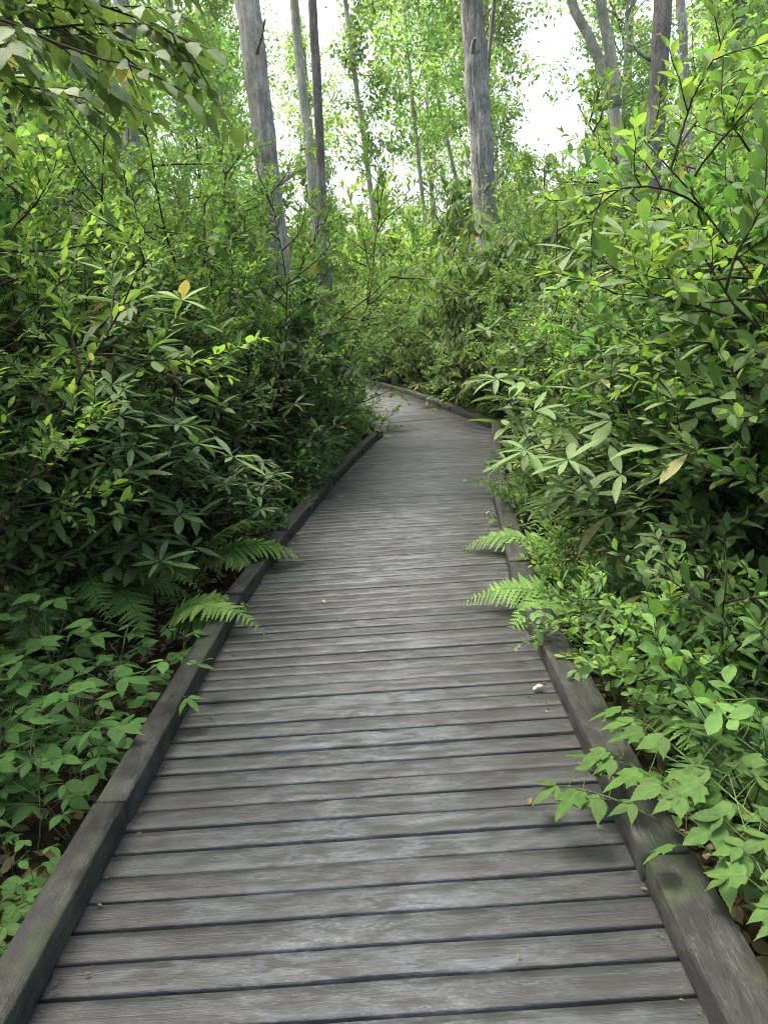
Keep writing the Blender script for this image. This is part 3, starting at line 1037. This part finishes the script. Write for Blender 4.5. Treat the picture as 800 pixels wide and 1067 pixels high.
# ---- bend on the right beyond the corner, and the far understory
for k in range(16):
    y = 12 + k * .75
    x = float(np.interp(y, CL[:, 1], CL[:, 0])) + 1.85 + rngp.uniform(0, .5)
    put_shrub('fardroopy' if k % 3 else 'far', k % 3, x, y, rngp.uniform(.85, 1.15), rngp.uniform(0, 6.28))
for k in range(64):
    y = 21 + 30 * (k / 64) + rngp.uniform(-1, 1)
    x = rngp.uniform(-.5, .5) * y * .95
    if abs(x - float(np.interp(y, CL[:, 1], CL[:, 0]))) < 1.8 and y < 31:
        continue
    put_shrub('far' if k % 4 else 'fardroopy', k % 3, x, y, rngp.uniform(1.3, 2.3), rngp.uniform(0, 6.28))


# ------------------------------------------------------------------ trees
def trunk_mesh(pts, r, mat, seed, ns=28, furrow=.06, fork=None, twist=0.2):
    rng = np.random.default_rng(seed)
    A = Acc()
    pts = np.asarray(pts, float)
    n = max(30, int(len(pts)))
    NR = 70 if ns < 26 else 220
    t = np.linspace(0, 1, NR)
    k = np.linspace(0, 1, len(pts))
    P = np.stack([np.interp(t, k, pts[:, i]) for i in range(3)], 1)
    P += np.cumsum(rng.normal(0, .004 * (70 / NR) ** .5, P.shape), 0) * np.array([1, 1, 0])
    R = np.interp(t, np.linspace(0, 1, len(r)), r)
    R = R * (1 + .35 * np.exp(-(P[:, 2] - P[0, 2]) / .35))
    D = np.ones((NR, ns))
    for i in range(NR):
        for j in range(ns):
            th = j / ns * 6.283 + twist * t[i]
            q = Vector((math.cos(th) * 2.6, math.sin(th) * 2.6, P[i, 2] * .9 + seed))
            D[i, j] = 1 + furrow * (mnoise.noise(Vector((q.x * 2.6, q.y * 2.6, q.z * 1.6))) + .5 * mnoise.noise(Vector((q.x * 6, q.y * 6, q.z * 5)))) + .08 * mnoise.noise(q * .5)
    A.tube(P, R, ns, disp=D)
    return A, P, R


def crown_mesh(seed, h, r, nb, mat, size, base=0., dens=26, tp=None):
    """limbs and leaves filling an irregular crown; local origin at the crown's foot"""
    rng = np.random.default_rng(seed)
    A, B = Acc(), Acc()
    lf = Leafer(rng, tp or T_far, size, .3)
    for b in range(nb):
        z = base + h * (b + rng.uniform(0, 1)) / nb
        rr = r * math.sin(math.pi * min(.97, .18 + .75 * (z - base) / h)) ** .7 * rng.uniform(.55, 1.15)
        az = b * 2.4 + rng.uniform(-.6, .6)
        d = np.array([math.cos(az), math.sin(az), rng.uniform(.4, 1.5)])
        br = path(rng, (0, 0, z), d, rr * 1.2, 8, .16, up=.1)
        A.tube(br, np.linspace(.006 + .008 * rr, .003, len(br)), 5, cap=False)
        for q in range(8):
            p, dd = along(br, .25 + .75 * (q + rng.uniform(0, 1)) / 8.01)
            tw = path(rng, p, perp(rng, dd) + dd * .6 - UP * .05, rr * rng.uniform(.18, .42), 4, .16)
            A.tube(tw, np.linspace(.006, .003, len(tw)), 3, cap=False)
            for g in range(dens):
                pp, d3 = along(tw, rng.uniform(.1, 1))
                lf.put(pp + rng.normal(0, .08 + .045 * rr, 3), rng.normal(0, 1, 3) - UP * .25, nrm(UP * .7 + rng.normal(0, .6, 3)))
    lf.write(B)
    return A.build('limb', M['darkb' if mat != 'pale' else 'pale']), B.build('crown', M['tree'])


CR = [crown_mesh(400, 7, 3.4, 26, 'darkb', .19, dens=27), crown_mesh(401, 8, 2.8, 26, 'pale', .18, dens=27), crown_mesh(402, 9, 3.8, 30, 'darkb', .19, dens=27), crown_mesh(403, 6, 2.4, 22, 'pale', .18, dens=24)]


def put_tree(pts, r, mat, label, crowns, seed, ns=28, furrow=.06, forks=(), group=None):
    """crowns: (variant, point height index along trunk in metres, scale, rz)"""
    pts = np.array(pts, float)
    base = pts[0].copy()
    root = tag(link('tree', None, loc=base), label, 'tree', group)
    r = [v * .82 for v in r]
    A, P, R = trunk_mesh(pts - base, r, mat, seed, ns, furrow)
    rs = np.random.default_rng(seed + 900)
    if ns >= 24:
        for q in range(5):
            p, d = along(P, rs.uniform(.25, .62))
            sd = perp(rs, d)
            rb = rs.uniform(.10, .22) * R[0]
            A.tube(path(rs, p + sd * R[0] * .55, sd + UP * .5, rs.uniform(.12, .5), 4, .15), np.linspace(rb, rb * .55, 5), 7)
    for f, fr in forks:
        A.tube(smooth_line(np.array(f, float) - base, 1), np.linspace(fr, fr * .7, len(smooth_line(np.array(f, float), 1))), 14)
    link('trunk', A.build('trunk', M[mat]), root)
    for v, z, s, rz in crowns:
        x, y = np.interp(z, P[:, 2], P[:, 0]), np.interp(z, P[:, 2], P[:, 1])
        for nm, me in zip(('limb', 'crown'), CR[v]):
            o = link(nm, me, root, (x, y, z))
            o.rotation_euler.z = rz
            o.scale = (s, s, s)
    return root


def ray_at(px, py, Y):
    a0, a1 = (px - 400) / 800., -(py - 533.5) / 800.
    d = _f + a0 * _r + a1 * _u
    t = Y / d[1]
    return np.array([0, 0, CAM_H]) + d * t


def trunk_line(p0, p1, Y, top):
    """straight leaning trunk through two sight lines at distance Y, from the ground up to a height"""
    a, b = ray_at(*p0, Y), ray_at(*p1, Y)
    k = (b - a) / (b[2] - a[2])
    g = a + k * (gz(a[0], Y) - .2 - a[2])
    return [g, a + k * ((top + g[2]) * .5 - a[2]), a + k * (top - a[2])]


put_tree(trunk_line((507, 250), (490, 0), 15.5, 15), [.265, .23, .14], 'oak', 'stout grey furrowed trunk standing right of the bend, the thickest straight trunk', [(2, 11.5, .9, .4)], 1, 64, .26)
put_tree(trunk_line((291, 270), (259, 0), 9.2, 13), [.155, .15, .10], 'peel', 'leaning trunk with pale peeling bark in the left-hand thicket', [(0, 9.6, .9, 2.)], 2, 44, .17)
put_tree(trunk_line((337, 200), (327, 0), 12.0, 13), [.085, .075, .05], 'darkb', 'slim dark trunk right of the peeling trunk', [(3, 9.8, .9, .1)], 3, 20, .12)
put_tree(trunk_line((316, 110), (306, 0), 14.0, 14), [.10, .09, .06], 'pale', 'pale greenish trunk between the peeling trunk and the slim dark trunk', [(1, 10.4, .9, 1.1)], 4, 20, .08)
put_tree(trunk_line((142, 190), (128, 10), 11.5, 13), [.14, .125, .08], 'oak', 'grey trunk rising from the left-hand thicket near the top left', [(0, 8.6, .9, 3.3)], 5, 28, .12)
put_tree(trunk_line((395, 270), (372, 90), 22, 14), [.10, .085, .05], 'pale', 'slender pale trunk in the bright gap above the end of the boardwalk', [(3, 5.6, .75, 2.5)], 6, 16, .06)
put_tree(trunk_line((440, 190), (424, 20), 24, 15), [.08, .07, .04], 'pale', 'thin pale trunk just right of the bright gap', [(1, 6.4, .8, .9)], 7, 16, .06)
put_tree(trunk_line((475, 190), (446, 60), 26, 15), [.08, .07, .04], 'pale', 'thin leaning pale trunk behind the stout furrowed trunk, on its left', [(3, 6.8, .95, 4.)], 8, 16, .06)
f0 = ray_at(640, 105, 15)
put_tree(trunk_line((652, 190), (640, 105), 15, f0[2]), [.15, .14, .125], 'pale', 'forked grey trunk against the white sky on the right', [(1, 7.2, .7, 5.)], 9, 22, .10,
         forks=[([f0 - UP * .1, ray_at(620, 50, 15), ray_at(592, 0, 15), ray_at(560, -140, 15.5)], .10), ([f0 - UP * .1, ray_at(637, 60, 15), ray_at(624, 0, 15), ray_at(606, -140, 14.5)], .11)])
put_tree(trunk_line((684, 95), (690, 0), 10, 13), [.135, .12, .08], 'darkb', 'dark trunk behind the tall broad-leaved shrub at top right', [(0, 8.4, .9, 1.5)], 10, 24, .14)
put_tree(trunk_line((711, 60), (707, 0), 13, 13), [.085, .08, .05], 'oak', 'narrow trunk just right of the dark trunk at top right', [(3, 9., 1., 3.)], 11, 16, .10)
put_tree(trunk_line((506, 80), (513, 0), 17, 13), [.06, .05, .03], 'darkb', 'thin pole-like trunk close right of the stout furrowed trunk', [(3, 9.4, .8, .3)], 12, 12, .06)
put_tree(trunk_line((46, 100), (34, 30), 10.5, 13), [.16, .14, .09], 'pale', 'pale trunk half hidden by leaves in the top left corner', [(2, 7.6, .9, .8)], 13, 24, .10)
for k, (x, y, v, z, sc_) in enumerate([(-2.8, -1.6, 2, 3.4, .9), (2.9, -1.0, 0, 3.6, .9), (-3.4, 2.0, 0, 4.0, 1.0), (3.2, 1.9, 2, 3.5, .95)]):  # out-of-view trees, added so that their crowns shade the foreground
    put_tree([(x, y, gz(x, y) - .2), (x + .1, y, 5), (x, y + .1, 12)], [.16, .14, .07], 'oak', ('unseen grey tree added for shade behind the viewer on the left', 'unseen grey tree added for shade behind the viewer on the right', 'grey tree added for shade in the near left thicket with its trunk out of the picture', 'grey tree added for shade in the near right thicket with its trunk out of the picture')[k], [(v, z, sc_, k * 1.1)], 40 + k, 20, .1)
# the wood behind
rngt = np.random.default_rng(9)
TM = []
for k in range(3):
    A, P, R = trunk_mesh([(0, 0, -.3), (.15, .1, 7), (.1, -.1, 15)], [.14, .11, .05], None, 60 + k, 12, .06)
    TM.append(A.build('trunk', M[('pale', 'darkb', 'oak')[k]]))
spots = [(-13, 24), (-9.5, 21), (-7.5, 29), (-16, 33), (-11, 36), (-5.2, 35), (-20, 40), (4.3, 29), (9.6, 31), (12.6, 27), (15, 35), (18, 42), (3.2, 38), (-8, 48), (-14, 47), (-6.5, 17.5), (7.6, 17), (9.8, 21), (-10, 15.5), (22, 48), (-25, 50), (-5.5, 24), (-8.5, 18), (-12, 19), (-6.5, 40), (-10, 28), (-17, 27), (-4.8, 29), (5.2, 33), (8.5, 27), (11, 23), (-9, 33), (-1.9, 38)]
for k, (x, y) in enumerate(spots):
    side = 'left' if x < -1 else 'right' if x > 3 else 'centre'
    root = tag(link('tree', None, loc=(x, y, gz(x, y))), None, 'tree', 'thin trees standing in the wood behind')
    s = rngt.uniform(.85, 1.15)
    root.scale = (s, s, s)
    root.rotation_euler = (rngt.normal(0, .03), rngt.normal(0, .03), rngt.uniform(0, 6.28))
    link('trunk', TM[k % 3], root)
    for c in range(2):
        v = int(rngt.integers(0, 4))
        rz = rngt.uniform(0, 6.28)
        zc = (2.6, 7.6)[c] + rngt.uniform(0, 1.2)
        for nm, me in zip(('limb', 'crown'), CR[v]):
            o = link(nm, me, root, (.12, .05, zc))
            o.rotation_euler.z = rz
            o.scale = ((.75, 1.)[c],) * 3
    SEEN.setdefault('trees', []).append((root, x, y))


CU = [crown_mesh(410, 4.6, 1.7, 26, 'darkb', .085, base=.9, dens=20, tp=T_ell), crown_mesh(411, 5.2, 1.9, 28, 'darkb', .095, base=.7, dens=20, tp=T_ova)]
UT = []
for k in range(2):
    A, P, R = trunk_mesh([(0, 0, -.3), (.10, .05, 3), (.02, -.05, 6)], [.045, .035, .012], None, 80 + k, 10, .05)
    UT.append(A.build('trunk', M['twig']))
UNDER = [(-2.7, 6.3, 0, .85, 'young leafy tree in the left thicket near the kerb fern'), (-3.4, 8.6, 1, .95, 'young leafy tree left of the peeling trunk'), (-4.6, 7.4, 0, 1.0, 'young leafy tree deep in the left thicket before the grey trunk'),
         (-5.6, 10.6, 1, 1.05, 'young leafy tree behind the grey trunk at top left'), (-2.5, 12.6, 0, .80, 'young leafy tree right of the peeling trunk, behind its base'), (-7.0, 12.5, 1, 1.1, 'young leafy tree farthest back in the left thicket'), (-3.3, 4.6, 1, .72, 'young leafy tree nearest the viewer on the left'),
         (4.2, 7.2, 1, .85, 'young leafy tree behind the tall broad-leaved shrub'), (5.4, 9.8, 0, 1.0, 'young leafy tree at the right edge behind the dark trunk'), (3.1, 14.5, 1, .7, 'young leafy tree right of the stout furrowed trunk'), (6.2, 14., 0, 1.0, 'young leafy tree below the forked trunk')]
for k, (x, y, v, s, lab) in enumerate(UNDER):
    root = tag(link('young_tree', None, loc=(x, y, gz(x, y))), lab, 'tree', 'young trees above the thicket')
    root.scale = (s, s, s)
    root.rotation_euler = (0, 0, k * 2.1)
    link('trunk', UT[v], root)
    link('limb', CU[v][0], root)
    link('crown', CU[v][1], root)


# ------------------------------------------------------------------ overhanging branch at the top left (a sapling leaning in)
def sapling():
    rng = np.random.default_rng(31)
    base = np.array([-2.0, 2.65, gz(-2., 2.65)])
    A, B = Acc(), Acc()
    lf = Leafer(rng, T_ova, .080, .3)
    st = smooth_line([(0, 0, -.1), (-.12, .1, .9), (-.1, .15, 1.8), (.1, .1, 2.55), (.35, .1, 3.0)], 2)
    A.tube(st, np.linspace(.028, .012, len(st)), 8)
    for (t, dx, dy, dz, L_) in [(.72, 1., .1, .22, 1.2), (.80, 1., -.25, .10, 1.3), (.86, 1., .3, .05, 1.25), (.93, 1., -.1, .0, 1.2), (.97, .9, .5, -.1, 1.1), (.78, .7, .9, .2, 1.), (.9, .4, -.9, .1, .9)]:
        p, d = along(st, t)
        br = path(rng, p, (dx, dy, dz), L_, 8, .07, grav=.30)
        A.tube(br, np.linspace(.010, .003, len(br)), 5, cap=False)
        for q in range(11):
            p2, d2 = along(br, .2 + .8 * (q + rng.random()) / 11.01)
            tw = path(rng, p2, perp(rng, d2) * np.array([1, 1, .3]) + d2 * .8, rng.uniform(.18, .36), 4, .1, grav=.3)
            A.tube(tw, np.linspace(.003, .0015, len(tw)), 4, cap=False)
            for j in range(9):
                pp, d3 = along(tw, (j + .7) / 9.71)
                sd = nrm(np.cross(d3, UP)) * (1 if j % 2 else -1)
                lf.put(pp, sd * .8 + d3 * .7 - UP * rng.uniform(.1, .6), nrm(UP + rng.normal(0, .3, 3)))
            lf.put(tw[-1], d3 - UP * .3, UP + rng.normal(0, .2, 3))
    lf.write(B)
    r = tag(link('sapling', None, loc=base), 'slender sapling whose dark leafy branches hang in at the top left corner', 'sapling')
    link('stem', A.build('stem', M['twig']), r)
    link('foliage', B.build('foliage', M['rhodo']), r)


sapling()


# ------------------------------------------------------------------ trailing vine on the right kerb
def vine():
    rng = np.random.default_rng(8)
    base = np.array([1.03, 1.08, gz(1.03, 1.08)])
    A, B = Acc(), Acc()
    lf = Leafer(rng, [T_lob], .10, .25)
    lf2 = Leafer(rng, T_ser, .080, .28)
    runs = [[(0, 0, -.1), (-.06, .15, .28), (-.16, .38, .34), (-.26, .62, .34), (-.40, .86, .32), (-.52, 1.0, .28)],
            [(0, 0, -.1), (.0, .3, .30), (-.12, .62, .40), (-.20, .90, .42), (-.22, 1.15, .38)],
            [(0, 0, -.1), (.10, .35, .30), (.06, .75, .40), (.0, 1.05, .40)],
            [(0, 0, -.1), (.12, .12, .22), (.16, .45, .32), (.15, .75, .30)],
            [(0, 0, -.1), (-.02, .2, .3), (-.14, .5, .36), (-.26, .78, .38), (-.36, 1.02, .36)],
            [(0, 0, -.1), (-.05, .1, .26), (-.15, .25, .33), (-.2, .45, .36), (-.12, .8, .42)]]
    for k, rn in enumerate(runs):
        pt = smooth_line(rn, 2)
        A.tube(pt, np.linspace(.0035, .0015, len(pt)), 6)
        n = 21 if k else 16
        for j in range(n):
            t = .30 + .70 * (j + .4) / n
            p, d = along(pt, min(t, .99))
            sd = nrm(np.cross(d, UP)) * (1 if j % 2 else -1)
            pe = path(rng, p, sd * .8 + UP * .7 + d * .3, rng.uniform(.05, .11), 4, .1, grav=.3)
            A.tube(pe, np.linspace(.0016, .001, 5), 4, cap=False)
            x = nrm(nrm((pe[-1] - pe[0]) * np.array([1, 1, .0]) + sd * .02) - UP * rng.uniform(.1, .4))
            y_ = nrm(np.cross(UP, x))
            if (j + k) % 3 == 0:
                lf.put(pe[-1], x, nrm(UP + rng.normal(0, .22, 3)))
            else:
                for a_, kk in ((-1.1, .85), (0, 1.05), (1.1, .85)):
                    lf2.put(pe[-1], math.cos(a_) * x + math.sin(a_) * y_ - UP * .1, nrm(UP + rng.normal(0, .2, 3)), kk)
    lf.write(B)
    lf2.write(B)
    r = tag(link('vine', None, loc=base), 'trailing vine with lobed leaves sprawling across the near right kerb', 'vine')
    link('stem', A.build('stem', M['stem_green']), r)
    link('foliage', B.build('foliage', M['vine']), r)


vine()


# ------------------------------------------------------------------ leaf litter and seedlings (nobody could count them)
def litter():
    rng = np.random.default_rng(4)
    A = Acc()
    P, X, Nn, S = [], [], [], []
    for k in range(9000):
        sg = -1 if rng.random() < .5 else 1
        y = 1 + 11 * rng.random() ** 1.6
        x = EDGE(y, sg) + sg * (.16 + 1.7 * rng.random())
        P.append((x, y, gz(x, y) + rng.uniform(.004, .04))); X.append(rng.normal(0, 1, 3) * (1, 1, .25)); Nn.append(nrm(UP + rng.normal(0, .45, 3))); S.append(rng.uniform(.03, .085))
    P, X, Nn, S = map(np.array, (P, X, Nn, S))
    pk = rng.integers(0, 3, len(P))
    for i in range(3):
        k = pk == i
        A.leaves(T_ova[i], P[k], X[k], Nn[k], S[k], None, rng.random(int(k.sum())))
    tag(link('leaf_litter', A.build('leaf_litter', M['dead'])), 'brown fallen leaves covering the soil along both kerbs', 'leaf litter', kind='stuff')
    B = Acc()
    P, X, Nn, S = [], [], [], []
    for k in range(5200):
        sg = -1 if rng.random() < .55 else 1
        y = 1.2 + 16 * rng.random() ** 1.4
        u = rng.random()
        x = EDGE(y, sg) + sg * (.20 + 1.5 * u)
        if mnoise.noise(Vector((x * 2.2, y * 2.2, 9))) < -.02:
            continue
        z = gz(x, y) + rng.uniform(.03, .20)
        th = rng.uniform(0, 6.28)
        for j in range(3):
            a = th + (j - 1) * 1.1
            P.append((x, y, z)); X.append((math.cos(a), math.sin(a), rng.uniform(-.3, .1))); Nn.append(nrm(UP + rng.normal(0, .25, 3))); S.append(rng.uniform(.03, .06))
        B.tube([(x, y, gz(x, y) - .02), (x, y, z)], .001, 3, mi=1, cap=False)
    P, X, Nn, S = map(np.array, (P, X, Nn, S))
    B.leaves(T_ell[0], P, X, Nn, S, 1.2, rng.random(len(P)) * .97)
    tag(link('ground_cover', B.build('ground_cover', [M['herb'], M['stem_green']])), 'low green seedlings carpeting the ground along the kerbs', 'ground cover', kind='stuff')


litter()


# ------------------------------------------------------------------ small things lying on the planks
def scrap(name, px_xy, size, mat, label, seed, tpl=None, rz=0.):
    A = Acc()
    T = leaf_tpl(.55, .45, 1.1, .35, -.15, rows=5, wave=.05) if tpl is None else tpl
    A.leaves(T, [(0, 0, .006)], [(1, 0, .12)], [(0, .15, 1)], np.array([size]), None, [.5])
    o = link(name, A.build(name, M[mat]), loc=(*px_xy, .002))
    o.rotation_euler.z = rz
    tag(o, label, 'leaf')


scrap('fallen_leaf', (.565, 2.88), .055, 'petal', 'curled bleached leaf on the planks near the right kerb', 1, rz=.2)
scrap('fallen_leaf', (.40, 2.12), .030, 'dead', 'tiny brown leaf lying on the planks left of the vine', 2, rz=1.2)
scrap('fallen_leaf', (-.36, 4.05), .035, 'petal', 'small pale leaf scrap on the planks near the fern fronds', 3, rz=2.)
scrap('fallen_leaf', (.80, 5.85), .045, 'petal', 'pale leaf scrap on the planks inside the fourth right kerb timber', 4, rz=.5)


def crumbs():
    rng = np.random.default_rng(12)
    A = Acc()
    P, X, Nn, S = [], [], [], []
    for k in range(230):
        y = 1.2 + 11 * rng.random() ** 1.5
        sg = -1 if rng.random() < .5 else 1
        c, h = centre(float(np.interp(y, CL[:, 1], SEG)))
        off = sg * (.74 - abs(rng.normal(0, .05 if k % 9 else .30)))
        P.append((c[0] + math.cos(h) * off, c[1] + math.sin(h) * off, rng.uniform(.003, .006))); X.append(rng.normal(0, 1, 3) * (1, 1, .15)); Nn.append(nrm(UP + rng.normal(0, .25, 3))); S.append(rng.uniform(.006, .020))
    A.leaves(leaf_tpl(.5, .45, 1.1, .3, -.1, rows=2), P, X, Nn, np.array(S), None, rng.random(len(P)))
    for k in range(10):
        y = 1.9 + 7 * rng.random()
        sg = -1 if rng.random() < .5 else 1
        x = float(np.interp(y, CL[:, 1], CL[:, 0])) + sg * (.70 - abs(rng.normal(0, .10)))
        th = rng.uniform(0, 6.28)
        l = rng.uniform(.02, .07)
        A.tube([(x, y, .006), (x + math.cos(th) * l * .5, y + math.sin(th) * l * .5, .008), (x + math.cos(th + .3) * l, y + math.sin(th + .3) * l, .005)], .0013, 4, mi=1)
    tag(link('leaf_debris', A.build('leaf_debris', [M['dead'], M['twig']])), 'crumbs of dead leaves and twigs gathered along the kerbs on the planks', 'leaf debris', kind='stuff')


crumbs()

# ------------------------------------------------------------------ labels
def finish_labels():
    todo = SEEN.get('todo', [])
    used = {}
    rank = {}
    herb_look = ['tall leafy herb with three-part leaves', 'leafy herb with five-part leaves', 'low herb with three-part leaves', 'tiny seedling herb']
    for r, kind, x, y, s, label, group in todo:
        w, sg, n = where(x, y)
        off = abs(x - float(np.interp(y, CL[:, 1], CL[:, 0]))) - .8
        look = 'green fern' if kind == 'fern' else herb_look[int(kind[4])] if kind.startswith('herb') else LOOK.get(kind, 'leafy shrub')
        depth = 'at the edge' if off < .70 else 'set back' if off < 1.25 else 'farther back' if off < 2.1 else 'far back' if off < 3.3 else 'deep in the thicket'
        if y > 20.5:
            gx = 'left of' if x < -5 else 'right of' if x > 4 else 'beyond'
            dd = 'just behind' if y < 28 else 'far behind' if y < 40 else 'farthest behind'
            lab = f'{look}, {dd} and {gx} the bend'
            grp = f'{look}s {dd} and {gx} the bend'
        else:
            lab = f'{look}, {depth} {w}'
            grp = f'{look}s {depth} {w}'
        r['category'] = 'fern' if kind == 'fern' else 'plant' if kind.startswith('herb') else 'rhododendron' if 'rhodo' in NAME[kind] else 'shrub'
        if label:
            r['label'] = label
            r['group'] = f"{look}s by the boardwalk"
        else:
            used.setdefault(lab, []).append((r, s, grp, off))
    for lab, lst in used.items():
        lst.sort(key=lambda t: t[1])
        for i, (r, s, grp, off) in enumerate(lst):
            if len(lst) == 1:
                l = lab
            elif len(lst) == 2:
                l = ('lower ', 'taller ')[i] + lab
            elif len(lst) == 3:
                l = ('lowest ', 'middle-sized ', 'tallest ')[i] + lab
            else:
                l = lab
            l = l.replace('middle-sized twiggy', 'middling twiggy')
            r['label'] = l if len(l.split()) <= 16 else l.replace('twiggy ', '')
            r['group'] = grp
    for root, x, y in SEEN.get('trees', []):
        side = 'left' if x < -2.5 else 'right' if x > 3 else 'middle'
        d = 'nearer' if y < 26 else 'farther' if y < 40 else 'farthest'
        root['label'] = f'slender leafy tree among the {d} trees of the wood, {side} of the view'
        root['group'] = f'{d} trees of the wood, {side}'


finish_labels()

# ------------------------------------------------------------------ light
w = bpy.data.worlds.new('World')
SC.world = w
w.use_nodes = True
nt = w.node_tree
bg = nt.nodes['Background']
sky = nt.nodes.new('ShaderNodeTexSky')
sky.sky_type = 'NISHITA'
sky.sun_disc = False
SUN_EL, SUN_AZ = 68., -60.      # azimuth from +Y, clockwise
sky.sun_elevation = rad(SUN_EL)
sky.sun_rotation = rad(SUN_AZ)
sky.dust_density = 9.0
sky.air_density = 1.0
sky.ozone_density = 0.6
nt.links.new(sky.outputs[0], bg.inputs[0])
bg.inputs[1].default_value = 0.15
sun_d = bpy.data.lights.new('sun', 'SUN')
sun_d.energy = 1.3
sun_d.angle = rad(35)
sun_d.color = (1.0, .98, .95)
sun = bpy.data.objects.new('sun', sun_d)
COL.objects.link(sun)
az, el = rad(SUN_AZ), rad(SUN_EL)
to_sun = Vector((math.sin(az) * math.cos(el), math.cos(az) * math.cos(el), math.sin(el)))
sun.rotation_euler = to_sun.to_track_quat('Z', 'Y').to_euler()
sun.location = to_sun * 60

# thin bright air under the canopy
hz = bpy.data.materials.new('haze')
hz.use_nodes = True
hn = hz.node_tree
hn.nodes.clear()
ho = hn.nodes.new('ShaderNodeOutputMaterial')
hv = hn.nodes.new('ShaderNodeVolumePrincipled')
hv.inputs['Color'].default_value = (.95, .97, .92, 1)
hv.inputs['Density'].default_value = HAZE
hn.links.new(hv.outputs[0], ho.inputs['Volume'])
A = Acc()
HX, HY0, HY1, HZ0, HZ1 = 95., -45., 165., -3., 28.
hvx = np.array([(x, y, z) for z in (HZ0, HZ1) for y in (HY0, HY1) for x in (-HX, HX)])
A.add(hvx, [(4, np.array([(0, 2, 3, 1), (4, 5, 7, 6), (0, 1, 5, 4), (1, 3, 7, 5), (3, 2, 6, 7), (2, 0, 4, 6)]))], hvx[:, :2], np.zeros(8))
tag(link('haze', A.build('haze', hz, smooth=False)), 'thin pale haze hanging in the air of the wood', 'haze', kind='stuff')

# ------------------------------------------------------------------ render settings
SC.view_settings.view_transform = 'Standard'
SC.view_settings.look = 'None'
SC.view_settings.exposure = 2.45
SC.view_settings.gamma = 1
c = SC.cycles
c.max_bounces = 10
c.diffuse_bounces = 6
c.glossy_bounces = 2
c.transmission_bounces = 6
c.sample_clamp_indirect = 6
c.filter_width = 1.0
c.use_denoising = True
c.denoiser = 'OPENIMAGEDENOISE'
c.denoising_prefilter = 'ACCURATE'
c.use_adaptive_sampling = True
c.adaptive_threshold = 0.02
